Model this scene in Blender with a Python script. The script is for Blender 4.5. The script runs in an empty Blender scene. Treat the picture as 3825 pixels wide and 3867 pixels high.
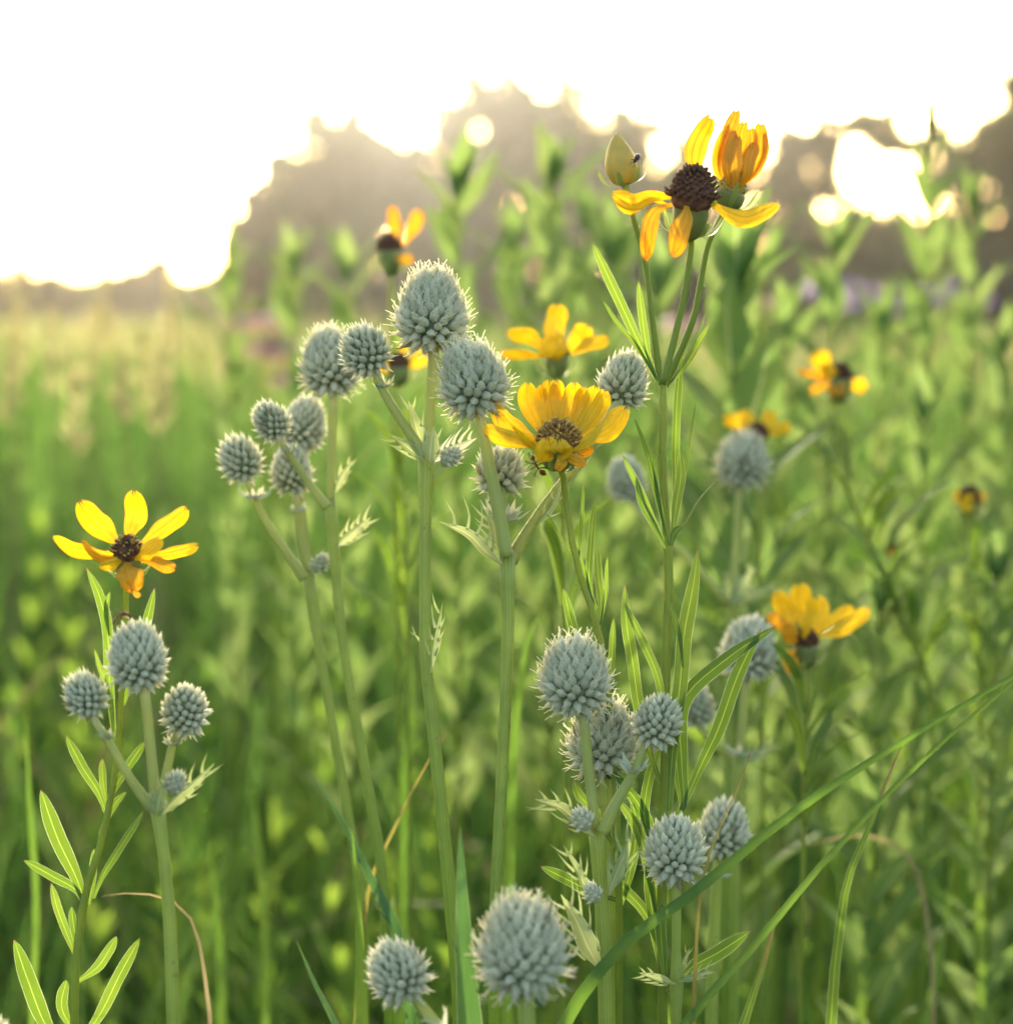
import bpy, math, random
import numpy as np
from mathutils import Vector, Matrix, Quaternion, noise

random.seed(7)
rng = np.random.default_rng(11)
scene = bpy.context.scene
COL = scene.collection
RAD = math.radians

# ------------------------------------------------------------------ camera
CAM_Z, LENS, SENSOR, HORIZON = 0.85, 50.0, 24.0, 590.0
S = SENSOR / LENS / 1911.0                     # picture unit (1911 wide) per metre of depth
PITCH = math.atan((966 - HORIZON) * S)
FOCUS = 0.67
cam_d = bpy.data.cameras.new('camera')
cam = bpy.data.objects.new('camera', cam_d)
COL.objects.link(cam)
cam.location = (0, 0, CAM_Z)
cam.rotation_euler = (math.pi / 2 - PITCH, 0, 0)
cam_d.lens, cam_d.sensor_width, cam_d.sensor_fit = LENS, SENSOR, 'HORIZONTAL'
cam_d.clip_start, cam_d.clip_end = 0.02, 2000
cam_d.dof.use_dof = True
cam_d.dof.focus_distance = FOCUS
cam_d.dof.aperture_fstop = 5.6
cam_d.dof.aperture_blades = 0
scene.camera = cam
CAM = Vector((0, 0, CAM_Z))
CP, SP = math.cos(PITCH), math.sin(PITCH)

# ------------------------------------------------------------------ light
SUN_EL, SUN_AZ = RAD(10.5), RAD(-3.2)
world = bpy.data.worlds.new('World')
scene.world = world
world.use_nodes = True
wn = world.node_tree
bg = wn.nodes['Background']
sky = wn.nodes.new('ShaderNodeTexSky')
sky.sky_type = 'NISHITA'
sky.sun_disc = False
sky.sun_elevation, sky.sun_rotation = SUN_EL, SUN_AZ
sky.air_density, sky.dust_density, sky.ozone_density = 1.0, 3.5, 0.8
wn.links.new(sky.outputs[0], bg.inputs[0])
bg.inputs[1].default_value = 0.15
sun_d = bpy.data.lights.new('sun', 'SUN')
sun_d.energy, sun_d.angle, sun_d.color = 2.0, RAD(0.6), (1.0, 0.87, 0.68)
sun = bpy.data.objects.new('sun', sun_d)
COL.objects.link(sun)
to_sun = Vector((math.sin(SUN_AZ) * math.cos(SUN_EL), math.cos(SUN_AZ) * math.cos(SUN_EL), math.sin(SUN_EL)))
sun.rotation_euler = to_sun.to_track_quat('Z', 'Y').to_euler()
sun.location = (-3, 50, 40)
vs = scene.view_settings
vs.view_transform, vs.look = 'Standard', 'None'
vs.exposure, vs.gamma, vs.use_curve_mapping = 2.52, 1.0, False
cy = scene.cycles
cy.use_denoising = True
cy.max_bounces, cy.diffuse_bounces, cy.glossy_bounces = 6, 4, 2
cy.transmission_bounces, cy.transparent_max_bounces, cy.volume_bounces = 6, 8, 0
cy.caustics_reflective = cy.caustics_refractive = False
cy.sample_clamp_indirect = 6.0


# ------------------------------------------------------------------ helpers
def P(u, v, d):
    """Point seen at (u, v) of the 1911 x 1932 picture, d metres deep."""
    x, y = (u - 955.5) * S * d, (966 - v) * S * d
    return Vector((x, d * CP + y * SP, CAM_Z - d * SP + y * CP))


def px(n, d):
    return n * S * d


def spline(pts, n):
    """Catmull-Rom through pts, n+1 samples evenly spread along its length."""
    pts = [Vector(p) for p in pts]
    if len(pts) == 2:
        return [pts[0].lerp(pts[1], i / n) for i in range(n + 1)]
    ext = [pts[0] * 2 - pts[1]] + pts + [pts[-1] * 2 - pts[-2]]
    fine = []
    for i in range(1, len(ext) - 2):
        a, b, c, e = ext[i - 1:i + 3]
        k0 = 0.0
        k1 = k0 + max((b - a).length, 1e-7) ** 0.5
        k2 = k1 + max((c - b).length, 1e-7) ** 0.5
        k3 = k2 + max((e - c).length, 1e-7) ** 0.5
        for k in range(12):
            t = k1 + (k2 - k1) * k / 12
            a1 = a * ((k1 - t) / (k1 - k0)) + b * ((t - k0) / (k1 - k0))
            a2 = b * ((k2 - t) / (k2 - k1)) + c * ((t - k1) / (k2 - k1))
            a3 = c * ((k3 - t) / (k3 - k2)) + e * ((t - k2) / (k3 - k2))
            b1 = a1 * ((k2 - t) / (k2 - k0)) + a2 * ((t - k0) / (k2 - k0))
            b2 = a2 * ((k3 - t) / (k3 - k1)) + a3 * ((t - k1) / (k3 - k1))
            fine.append(b1 * ((k2 - t) / (k2 - k1)) + b2 * ((t - k1) / (k2 - k1)))
    fine.append(pts[-1])
    acc = [0.0]
    for i in range(1, len(fine)):
        acc.append(acc[-1] + (fine[i] - fine[i - 1]).length)
    out, j = [], 0
    for i in range(n + 1):
        s = acc[-1] * i / n
        while j < len(fine) - 2 and acc[j + 1] < s:
            j += 1
        w = (s - acc[j]) / max(acc[j + 1] - acc[j], 1e-9)
        out.append(fine[j].lerp(fine[j + 1], min(max(w, 0), 1)))
    return out


def sm(x):
    x = min(max(x, 0.0), 1.0)
    return x * x * (3 - 2 * x)


PROF = {
    'leaf': lambda t: (0.42 + 0.58 * sm(t / 0.5)) * (1 if t < 0.7 else max(0.0, 1 - ((t - 0.7) / 0.3) ** 1.9) ** 0.72),
    'lance': lambda t: max(0.02, (0.25 + 0.75 * sm(t / 0.35)) * (1 - max(0, (t - 0.3) / 0.7) ** 1.6)),
    'petal': lambda t: (0.26 + 0.74 * sm(t / 0.55)) * (1 if t < 0.74 else max(0.0, 1 - ((t - 0.74) / 0.26) ** 2.4 * 0.9) ** 0.6),
    'blade': lambda t: max(0.03, 1 - t ** 1.8),
    'strap': lambda t: max(0.05, min(1.0, (1 - t) * 6) ** 0.6),
    'sword': lambda t: 1.0 if t < 0.9 else max(0.02, ((1 - t) / 0.1) ** 0.75),
    'spine': lambda t: max(0.02, 1 - t),
}


class MB:
    """Collects vertices and faces of one mesh with the point attributes a (across), t (along), rnd."""

    def __init__(self, rnd=None):
        self.v, self.f, self.a, self.t, self.r = [], [], [], [], []
        self.rnd = random.random() if rnd is None else rnd

    def vert(self, p, a=0.0, t=0.0):
        self.v.append(tuple(p)); self.a.append(a); self.t.append(t); self.r.append(self.rnd)
        return len(self.v) - 1

    def ribbon(self, pts, width, roll=0.0, fold=0.12, prof='leaf', nseg=14, nac=4, ref=None, groove=0.0, wave=0.0, curl=0.0):
        c = spline(pts, nseg)
        f = PROF[prof]
        rows, ph, jit = [], random.random() * 6, random.uniform(-.5, .5)
        for i, p in enumerate(c):
            t = i / nseg
            T = (c[min(i + 1, nseg)] - c[max(i - 1, 0)]).normalized()
            view = (p - CAM) if ref is None else ref
            side = T.cross(view)
            if side.length < 1e-6:
                side = T.cross(Vector((0.3, 0.2, 1)))
            side.normalize()
            N = side.cross(T).normalized()
            r = roll + curl * t
            sd, nn = side * math.cos(r) + N * math.sin(r), N * math.cos(r) - side * math.sin(r)
            w = width * 0.5 * f(t)
            tipx = width * 0.13 * sm((t - 0.72) / 0.28) if prof == 'petal' else 0.0
            row = []
            for k in range(nac + 1):
                a = -1 + 2 * k / nac
                wv = 1 + wave * math.sin(9 * t + ph + a * 2)
                off = fold * abs(a) * w + groove * width * (1 - math.cos(a * math.pi * 3)) * 0.5 * min(1, t * 3)
                row.append(self.vert(p + sd * (a * w * wv) + nn * (off + wave * w * 0.4 * math.sin(7 * t + ph + a)) + T * (tipx * math.cos(a * math.pi * 2.2 + jit)), a, t))
            rows.append(row)
        for i in range(nseg):
            for k in range(nac):
                self.f.append((rows[i][k], rows[i][k + 1], rows[i + 1][k + 1], rows[i + 1][k]))
        return self

    def tube(self, pts, radii, ns=10, nseg=16, ridge=0.0, cap=True):
        c = spline(pts, nseg) if nseg else [Vector(p) for p in pts]
        n = len(c) - 1
        cum = None
        if len(radii) == len(pts):
            cum = np.concatenate([[0], np.cumsum([max((Vector(pts[i + 1]) - Vector(pts[i])).length, 1e-7) for i in range(len(pts) - 1)])])
            cum = cum / cum[-1]
        prev, rows = None, []
        for i, p in enumerate(c):
            t = i / n
            T = (c[min(i + 1, n)] - c[max(i - 1, 0)]).normalized()
            if prev is None:
                prev = T.orthogonal().normalized()
            X = (prev - T * prev.dot(T)).normalized()
            prev = X
            Y = T.cross(X)
            q = t * (len(radii) - 1)
            j = min(int(q), len(radii) - 2)
            r = radii[j] + (radii[j + 1] - radii[j]) * (q - j) if cum is None else float(np.interp(t, cum, radii))
            row = []
            for k in range(ns):
                an = 2 * math.pi * k / ns
                rr = r * (1 + (ridge if k % 2 else 0))
                row.append(self.vert(p + X * (rr * math.cos(an)) + Y * (rr * math.sin(an)), k / ns, t))
            rows.append(row)
        for i in range(n):
            for k in range(ns):
                k2 = (k + 1) % ns
                self.f.append((rows[i][k], rows[i][k2], rows[i + 1][k2], rows[i + 1][k]))
        if cap:
            self.f.append(tuple(reversed(rows[0])))
            self.f.append(tuple(rows[-1]))
        return self

    def lathe(self, prof, ns=14, origin=Vector((0, 0, 0)), rot=None, bump=0.0):
        """prof: list of (radius, height) from bottom to top."""
        rows = []
        for i, (r, z) in enumerate(prof):
            row = []
            for k in range(ns):
                an = 2 * math.pi * k / ns
                rr = r * (1 + bump * math.sin(k * 2.4 + i))
                p = Vector((rr * math.cos(an), rr * math.sin(an), z))
                if rot is not None:
                    p = rot @ p
                row.append(self.vert(origin + p, k / ns, i / (len(prof) - 1)))
            rows.append(row)
        for i in range(len(prof) - 1):
            for k in range(ns):
                k2 = (k + 1) % ns
                self.f.append((rows[i][k], rows[i][k2], rows[i + 1][k2], rows[i + 1][k]))
        self.f.append(tuple(reversed(rows[0])))
        self.f.append(tuple(rows[-1]))
        return self

    def mesh(self, name, mat, origin=Vector((0, 0, 0)), smooth=True):
        me = bpy.data.meshes.new(name)
        v = np.array(self.v, dtype=np.float64) - np.array(origin)
        me.from_pydata([tuple(x) for x in v], [], self.f)
        put_attrs(me, self.a, self.t, self.r)
        if smooth:
            me.polygons.foreach_set('use_smooth', [True] * len(me.polygons))
        me.materials.append(mat)
        return me


def put_attrs(me, a, t, r):
    for nm, arr in (('across', a), ('along', t), ('rnd', r)):
        at = me.attributes.new(nm, 'FLOAT', 'POINT')
        at.data.foreach_set('value', np.asarray(arr, dtype=np.float32))


def link(name, data, parent=None, label=None, cat=None, group=None, kind=None):
    o = bpy.data.objects.new(name, data)
    COL.objects.link(o)
    if parent is not None:
        o.parent = parent
    tag(o, label, cat, group, kind)
    return o


def tag(o, label=None, cat=None, group=None, kind=None):
    for k, x in (('label', label), ('category', cat), ('group', group), ('kind', kind)):
        if x:
            o[k] = x


class Thing:
    """An Empty at the thing's base; parts are given in world coordinates."""

    def __init__(self, name, base, label, cat, group=None):
        self.base = Vector(base)
        self.o = link(name, None, None, label, cat, group)
        self.o.empty_display_size = 0.02
        self.o.location = self.base

    def part(self, name, mb, mat, parent=None, label=None, kind=None):
        return link(name, mb.mesh(name, mat, self.base), parent or self.o, label, None, None, kind)


def ground_under(p, drift=0.0):
    return Vector((p.x + drift, p.y + 0.02, -0.01))


# ------------------------------------------------------------------ materials
def nodes_of(name):
    m = bpy.data.materials.new(name)
    m.use_nodes = True
    nt = m.node_tree
    nt.nodes.clear()
    return m, nt


def N_(nt, typ, **kw):
    n = nt.nodes.new(typ)
    for k, x in kw.items():
        if k.startswith('i'):
            n.inputs[int(k[1:])].default_value = x
        else:
            setattr(n, k, x)
    return n


def attr(nt, name):
    return N_(nt, 'ShaderNodeAttribute', attribute_name=name).outputs['Fac']


def rgb(c):
    return (c[0], c[1], c[2], 1.0)


def mixc(nt, fac, a, b, mode='MIX'):
    n = nt.nodes.new('ShaderNodeMix')
    n.data_type, n.blend_type = 'RGBA', mode
    for sock, x in ((n.inputs['Factor'], fac), (n.inputs[6], a), (n.inputs[7], b)):
        if isinstance(x, bpy.types.NodeSocket):
            nt.links.new(x, sock)
        elif isinstance(x, (int, float)):
            sock.default_value = x
        else:
            sock.default_value = rgb(x)
    return n.outputs[2]


def math_(nt, op, a, b=None, clamp=False):
    n = nt.nodes.new('ShaderNodeMath')
    n.operation, n.use_clamp = op, clamp
    for i, x in enumerate((a, b)):
        if x is None:
            continue
        if isinstance(x, bpy.types.NodeSocket):
            nt.links.new(x, n.inputs[i])
        else:
            n.inputs[i].default_value = x
    return n.outputs[0]


def band(nt, x, lo, hi):
    n = nt.nodes.new('ShaderNodeMapRange')
    n.interpolation_type = 'SMOOTHSTEP'
    nt.links.new(x, n.inputs[0])
    n.inputs[1].default_value, n.inputs[2].default_value = lo, hi
    return n.outputs[0]


def noise_(nt, scale, detail=3, rough=0.5):
    tc = nt.nodes.new('ShaderNodeTexCoord')
    n = N_(nt, 'ShaderNodeTexNoise')
    n.inputs['Scale'].default_value, n.inputs['Detail'].default_value = scale, detail
    n.inputs['Roughness'].default_value = rough
    nt.links.new(tc.outputs['Object'], n.inputs['Vector'])
    return n.outputs['Fac']


def finish(nt, col, tcol, trans, rough=0.5, spec=0.3, bump=None, bstr=0.2, sheen=0.0):
    pb = nt.nodes.new('ShaderNodeBsdfPrincipled')
    pb.inputs['Roughness'].default_value = rough
    pb.inputs['Specular IOR Level'].default_value = spec
    if sheen:
        pb.inputs['Sheen Weight'].default_value = sheen
        pb.inputs['Sheen Roughness'].default_value = 0.4
    nt.links.new(col, pb.inputs['Base Color'])
    out = nt.nodes.new('ShaderNodeOutputMaterial')
    if bump is not None:
        b = nt.nodes.new('ShaderNodeBump')
        b.inputs['Strength'].default_value, b.inputs['Distance'].default_value = bstr, 0.0005
        nt.links.new(bump, b.inputs['Height'])
        nt.links.new(b.outputs[0], pb.inputs['Normal'])
    if trans <= 0:
        nt.links.new(pb.outputs[0], out.inputs[0])
        return
    tr = nt.nodes.new('ShaderNodeBsdfTranslucent')
    nt.links.new(tcol, tr.inputs[0])
    mx = nt.nodes.new('ShaderNodeMixShader')
    mx.inputs[0].default_value = trans
    nt.links.new(pb.outputs[0], mx.inputs[1])
    nt.links.new(tr.outputs[0], mx.inputs[2])
    nt.links.new(mx.outputs[0], out.inputs[0])


def leaf_mat(name, c1, c2, t1, t2, trans=0.5, edge=None, rib=None, tip=None, rough=0.45, nscale=60, spots=None, streak=0, spec=0.35, mott=0.35):
    m, nt = nodes_of(name)
    r, a, t = attr(nt, 'rnd'), attr(nt, 'across'), attr(nt, 'along')
    col, tc = mixc(nt, r, c1, c2), mixc(nt, r, t1, t2)
    nz = band(nt, noise_(nt, nscale), 0.3, 0.7)
    col = mixc(nt, math_(nt, 'MULTIPLY', nz, 0.35), col, c1)
    tc = mixc(nt, math_(nt, 'MULTIPLY', nz, mott), tc, [x * 0.7 for x in t1])
    aa = math_(nt, 'ABSOLUTE', a)
    if streak:
        w = math_(nt, 'SINE', math_(nt, 'MULTIPLY', a, streak))
        w = math_(nt, 'MULTIPLY', band(nt, w, 0.2, 1.0), 0.55)
        tc = mixc(nt, w, tc, [x * 0.62 for x in t1])
    if rib:
        k = math_(nt, 'SUBTRACT', 1.0, band(nt, aa, 0.02, 0.10))
        col, tc = mixc(nt, k, col, rib), mixc(nt, k, tc, [min(1, x * 1.3) for x in rib])
    if edge:  # pale margin, with the rim light on its hairs painted in
        k = math_(nt, 'MULTIPLY', band(nt, aa, 0.92, 0.99), 0.8)
        col, tc = mixc(nt, k, col, edge), mixc(nt, k, tc, edge)
    if tip:
        k = band(nt, t, 0.955, 1.0)
        col, tc = mixc(nt, k, col, tip), mixc(nt, k, tc, tip)
    if spots:
        k = math_(nt, 'MULTIPLY', band(nt, noise_(nt, 380, 2), 0.66, 0.74), 0.7)
        col, tc = mixc(nt, k, col, spots), mixc(nt, k, tc, spots)
    finish(nt, col, tc, trans, rough, spec)
    return m


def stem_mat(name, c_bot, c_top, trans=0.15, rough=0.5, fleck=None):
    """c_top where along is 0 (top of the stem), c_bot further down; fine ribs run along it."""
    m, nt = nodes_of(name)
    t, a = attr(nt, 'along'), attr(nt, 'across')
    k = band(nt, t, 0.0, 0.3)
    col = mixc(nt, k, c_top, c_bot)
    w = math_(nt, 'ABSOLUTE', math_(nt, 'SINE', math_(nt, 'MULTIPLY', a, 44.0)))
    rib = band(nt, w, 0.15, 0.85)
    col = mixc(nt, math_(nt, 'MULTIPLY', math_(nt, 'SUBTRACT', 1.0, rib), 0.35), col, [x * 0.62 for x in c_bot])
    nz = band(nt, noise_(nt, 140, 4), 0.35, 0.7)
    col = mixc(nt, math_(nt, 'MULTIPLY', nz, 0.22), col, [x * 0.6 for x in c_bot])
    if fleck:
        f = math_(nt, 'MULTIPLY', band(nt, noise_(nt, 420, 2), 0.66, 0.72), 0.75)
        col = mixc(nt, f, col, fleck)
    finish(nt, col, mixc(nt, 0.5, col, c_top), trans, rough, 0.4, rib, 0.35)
    return m


def scale_mat(name, base, tip, sheen=0.3, browned=0.55):
    """Fleshy scale: opaque at its foot, thin and light-passing at its point."""
    m, nt = nodes_of(name)
    t = attr(nt, 'along')
    oi = nt.nodes.new('ShaderNodeObjectInfo')
    col = mixc(nt, band(nt, t, 0.12, 0.85), base, tip)
    brown = math_(nt, 'MULTIPLY', band(nt, oi.outputs['Random'], 0.955, 0.965), browned)
    col = mixc(nt, brown, col, (0.34, 0.22, 0.12))
    col = mixc(nt, math_(nt, 'MULTIPLY', oi.outputs['Random'], 0.3), col, [base[0] * 0.7, base[1] * 0.8, base[2] * 0.6])
    nz = band(nt, noise_(nt, 2.6, 3), 0.35, 0.7)
    col = mixc(nt, math_(nt, 'MULTIPLY', nz, 0.15), col, [x * 0.75 for x in base])
    finish(nt, col, col, 0.5, 0.6, 0.3, noise_(nt, 5, 3), 0.15, sheen)
    mx = [n for n in nt.nodes if n.type == 'MIX_SHADER'][0]
    k = math_(nt, 'ADD', math_(nt, 'MULTIPLY', band(nt, t, 0.2, 0.9), 0.48), 0.26)
    nt.links.new(k, mx.inputs[0])
    return m


def plain_mat(name, c1, c2, scale=80, rough=0.6, trans=0.0, tcol=None, spec=0.3):
    m, nt = nodes_of(name)
    col = mixc(nt, band(nt, noise_(nt, scale, 4), 0.3, 0.7), c1, c2)
    tc = mixc(nt, 0.0, tcol or c2, c2)
    finish(nt, col, tc, trans, rough, spec, noise_(nt, scale * 3, 3), 0.2)
    return m


M = {}
M['floret'] = scale_mat('floret_scale', (0.42, 0.43, 0.27), (0.96, 0.93, 0.76))
M['floret_mass'] = scale_mat('floret_scale_mass', (0.42, 0.43, 0.27), (0.96, 0.93, 0.76), browned=0.0)
M['core'] = plain_mat('head_core', (0.12, 0.15, 0.08), (0.18, 0.20, 0.11), 300)
M['pale_bract'] = leaf_mat('pale_bract', (0.42, 0.50, 0.36), (0.5, 0.56, 0.4), (0.42, 0.43, 0.28), (0.5, 0.49, 0.32), 0.45, edge=(0.66, 0.64, 0.48), tip=(0.62, 0.45, 0.3))
M['spiny'] = leaf_mat('spiny_bract', (0.18, 0.26, 0.10), (0.24, 0.32, 0.13), (0.24, 0.30, 0.10), (0.32, 0.36, 0.14), 0.45, edge=(0.60, 0.58, 0.40), rib=(0.36, 0.4, 0.2))
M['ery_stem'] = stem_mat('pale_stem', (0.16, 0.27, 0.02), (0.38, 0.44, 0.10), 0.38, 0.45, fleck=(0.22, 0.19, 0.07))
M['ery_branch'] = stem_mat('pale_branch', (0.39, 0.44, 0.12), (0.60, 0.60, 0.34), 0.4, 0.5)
M['ery_leaf'] = leaf_mat('long_spiny_leaf', (0.07, 0.16, 0.06), (0.10, 0.20, 0.07), (0.07, 0.16, 0.025), (0.1, 0.19, 0.03), 0.42, edge=(0.36, 0.38, 0.22), streak=24, rough=0.55, spec=0.2)
M['petal'] = leaf_mat('yellow_petal', (0.76, 0.50, 0.015), (0.80, 0.54, 0.02), (0.66, 0.37, 0.004), (0.72, 0.44, 0.006), 0.48, spots=(0.5, 0.22, 0.02), rough=0.5, streak=16, nscale=240, mott=0.85)
M['old_petal'] = leaf_mat('fading_petal', (0.62, 0.31, 0.015), (0.72, 0.40, 0.02), (0.60, 0.25, 0.005), (0.70, 0.34, 0.006), 0.48, spots=(0.38, 0.12, 0.02), tip=(0.5, 0.16, 0.02), rough=0.55, streak=16, nscale=240, mott=0.85)
M['disc'] = plain_mat('brown_disc', (0.14, 0.065, 0.02), (0.36, 0.20, 0.05), 900, 0.8)
M['old_disc'] = plain_mat('dark_disc', (0.06, 0.025, 0.015), (0.15, 0.065, 0.03), 500, 0.85)
M['pollen'] = plain_mat('pollen_tip', (0.62, 0.42, 0.08), (0.45, 0.25, 0.04), 500, 0.7)
M['cup'] = plain_mat('green_cup', (0.14, 0.17, 0.05), (0.22, 0.24, 0.07), 200, 0.5, 0.2, (0.3, 0.32, 0.05))
M['cup_bract'] = leaf_mat('cup_bract', (0.16, 0.24, 0.06), (0.24, 0.31, 0.09), (0.26, 0.34, 0.06), (0.32, 0.4, 0.1), 0.45, edge=(0.5, 0.55, 0.3))
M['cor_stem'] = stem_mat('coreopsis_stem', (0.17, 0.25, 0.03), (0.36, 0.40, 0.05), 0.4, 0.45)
M['cor_leaf'] = leaf_mat('coreopsis_leaf', (0.07, 0.13, 0.03), (0.10, 0.17, 0.04), (0.10, 0.19, 0.012), (0.16, 0.25, 0.02), 0.5, edge=(0.55, 0.58, 0.34), rib=(0.24, 0.32, 0.06), tip=(0.22, 0.13, 0.07), rough=0.58, spec=0.15)
M['grass'] = leaf_mat('grass_blade', (0.06, 0.14, 0.03), (0.12, 0.19, 0.04), (0.10, 0.20, 0.02), (0.17, 0.25, 0.03), 0.48, streak=20, rough=0.55, spec=0.2)
M['red_grass'] = leaf_mat('reddish_grass', (0.16, 0.14, 0.04), (0.2, 0.18, 0.05), (0.24, 0.22, 0.04), (0.28, 0.25, 0.05), 0.45, tip=(0.16, 0.05, 0.03))
M['dry_grass'] = leaf_mat('dry_grass', (0.22, 0.19, 0.09), (0.28, 0.23, 0.12), (0.26, 0.21, 0.09), (0.32, 0.26, 0.13), 0.4)
M['meadow'] = leaf_mat('meadow_green', (0.05, 0.12, 0.025), (0.10, 0.17, 0.045), (0.07, 0.175, 0.026), (0.17, 0.275, 0.055), 0.5, nscale=6, rough=0.75, spec=0.06)
M['sprig_near'] = leaf_mat('sprig_green', (0.06, 0.13, 0.025), (0.11, 0.18, 0.04), (0.12, 0.25, 0.024), (0.28, 0.41, 0.05), 0.54, nscale=30, rough=0.7, spec=0.08)  # brighter variant of the meadow green, sunlit look put into the colour
M['meadow_far'] = leaf_mat('meadow_straw_green', (0.12, 0.17, 0.05), (0.30, 0.28, 0.12), (0.20, 0.25, 0.07), (0.36, 0.33, 0.14), 0.5, nscale=3, rough=0.75, spec=0.06)
M['tall_leaf'] = leaf_mat('tall_plant_leaf', (0.07, 0.15, 0.04), (0.11, 0.19, 0.05), (0.16, 0.26, 0.06), (0.26, 0.34, 0.11), 0.52, rib=(0.26, 0.32, 0.12), nscale=20, rough=0.7, spec=0.05)
M['plume'] = leaf_mat('pale_plume', (0.24, 0.24, 0.11), (0.30, 0.28, 0.14), (0.36, 0.34, 0.14), (0.42, 0.38, 0.18), 0.5)
M['pink'] = leaf_mat('pink_petal', (0.50, 0.31, 0.24), (0.56, 0.36, 0.28), (0.52, 0.30, 0.22), (0.56, 0.34, 0.26), 0.5)
M['purple'] = leaf_mat('purple_petal', (0.22, 0.14, 0.34), (0.28, 0.18, 0.4), (0.4, 0.25, 0.55), (0.45, 0.3, 0.6), 0.5)
M['bark'] = plain_mat('bark', (0.06, 0.045, 0.03), (0.12, 0.09, 0.06), 6, 0.9)
M['tree_leaf'] = leaf_mat('tree_leaf', (0.035, 0.06, 0.02), (0.06, 0.09, 0.03), (0.08, 0.13, 0.02), (0.12, 0.17, 0.03), 0.4, nscale=0.5)
M['soil'] = plain_mat('meadow_soil', (0.03, 0.045, 0.015), (0.05, 0.075, 0.025), 9, 0.95)
M['ant'] = plain_mat('ant_shell', (0.10, 0.018, 0.008), (0.2, 0.04, 0.015), 900, 0.3, 0.1, (0.4, 0.05, 0.02))
M['beetle'] = plain_mat('beetle_shell', (0.02, 0.012, 0.02), (0.05, 0.03, 0.04), 900, 0.3)
M['bud'] = plain_mat('flower_bud', (0.36, 0.33, 0.09), (0.5, 0.40, 0.10), 250, 0.5, 0.35, (0.55, 0.42, 0.08))

# ------------------------------------------------------------------ ground
gm = MB(0.5)
GX, GY0, GY1 = 260, -30, 420
nx, ny = 26, 45
for j in range(ny + 1):
    for i in range(nx + 1):
        x, y = -GX + 2 * GX * i / nx, GY0 + (GY1 - GY0) * j / ny
        gm.vert((x, y, 0.0 if y < 25 else 0.25 * noise.noise(Vector((x * 0.02, y * 0.02, 0)))))
for j in range(ny):
    for i in range(nx):
        a = j * (nx + 1) + i
        gm.f.append((a, a + 1, a + nx + 2, a + nx + 1))
link('ground', gm.mesh('ground', M['soil']), kind='structure')


# ------------------------------------------------------------------ trees
def tree(name, label, d, blobs, base_u, group, leaves=5200, leaf=0.42, cat='tree'):
    """blobs: crown lobes as (u, v, half width, half height) in picture units at depth d."""
    k = S * d
    base = Vector(((base_u - 955.5) * k, d, -0.05))
    th = Thing(name, base, label, cat, group)
    leaves = int(leaves * 1.8)
    lobes = []
    for (u, v, ru, rv) in blobs:
        lobes.append((Vector(((u - 955.5) * k, d + random.uniform(-0.5, 0.5) * ru * k, CAM_Z + (HORIZON - v) * k)), ru * k, rv * k))
    tm = MB(0.5)
    top = max(l[0].z for l in lobes)
    fork = Vector((base.x, base.y, max(0.5, min(l[0].z - l[2] * 0.4 for l in lobes))))
    r0 = 0.022 * top + 0.05
    tm.tube([base, base.lerp(fork, 0.5) + Vector((0.1, 0, 0)), fork], [r0 * 1.3, r0, r0 * 0.85], 9, 6)
    for c, ra, rb in lobes:
        e = c + Vector((random.uniform(-0.2, 0.2) * ra, 0, 0.3 * rb))
        tm.tube([fork - Vector((0, 0, 0.2)), fork.lerp(e, 0.5) + Vector((random.uniform(-0.2, 0.2), random.uniform(-0.2, 0.2), 0.25)), e],
                [r0 * 0.7, r0 * 0.4, r0 * 0.08], 6, 6)
    th.part('trunk', tm, M['bark'])
    # crown: leaf faces in clumps spread through each lobe
    vol = [ra * ra * rb for _, ra, rb in lobes]
    tv = sum(vol)
    vs_, rs = [], []
    for (c, ra, rb), w in zip(lobes, vol):
        n = max(900, int(leaves * w / tv))
        nc = max(8, n // 75)
        dirs = rng.normal(size=(nc, 3))
        dirs /= np.linalg.norm(dirs, axis=1)[:, None]
        rad = rng.uniform(0.2, 1.0, nc) ** 0.5 * rng.uniform(0.8, 1.22, nc)
        cc = dirs * rad[:, None] * np.array([ra, ra, rb]) + np.array(c)
        which = rng.integers(0, nc, n)
        cr = 0.15 * min(ra, rb) + leaf * 0.5
        pos = cc[which] + rng.normal(size=(n, 3)) * cr * 0.55
        A = rng.normal(size=(n, 3)); A /= np.linalg.norm(A, axis=1)[:, None]
        B = rng.normal(size=(n, 3)); B = np.cross(A, B); B /= np.linalg.norm(B, axis=1)[:, None]
        sz = leaf * rng.uniform(0.6, 1.3, n)[:, None]
        q = np.stack([pos - A * sz * .5, pos + B * sz * .3, pos + A * sz * .5, pos - B * sz * .3], 1)
        q[:, :, 2] = np.maximum(q[:, :, 2], 0.12)
        vs_.append(q.reshape(-1, 3)); rs.append(np.repeat(rng.random(n), 4))
    v = np.concatenate(vs_)
    quad_mesh('crown', v - np.array(base), np.concatenate(rs), M['tree_leaf'], th.o)


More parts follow.
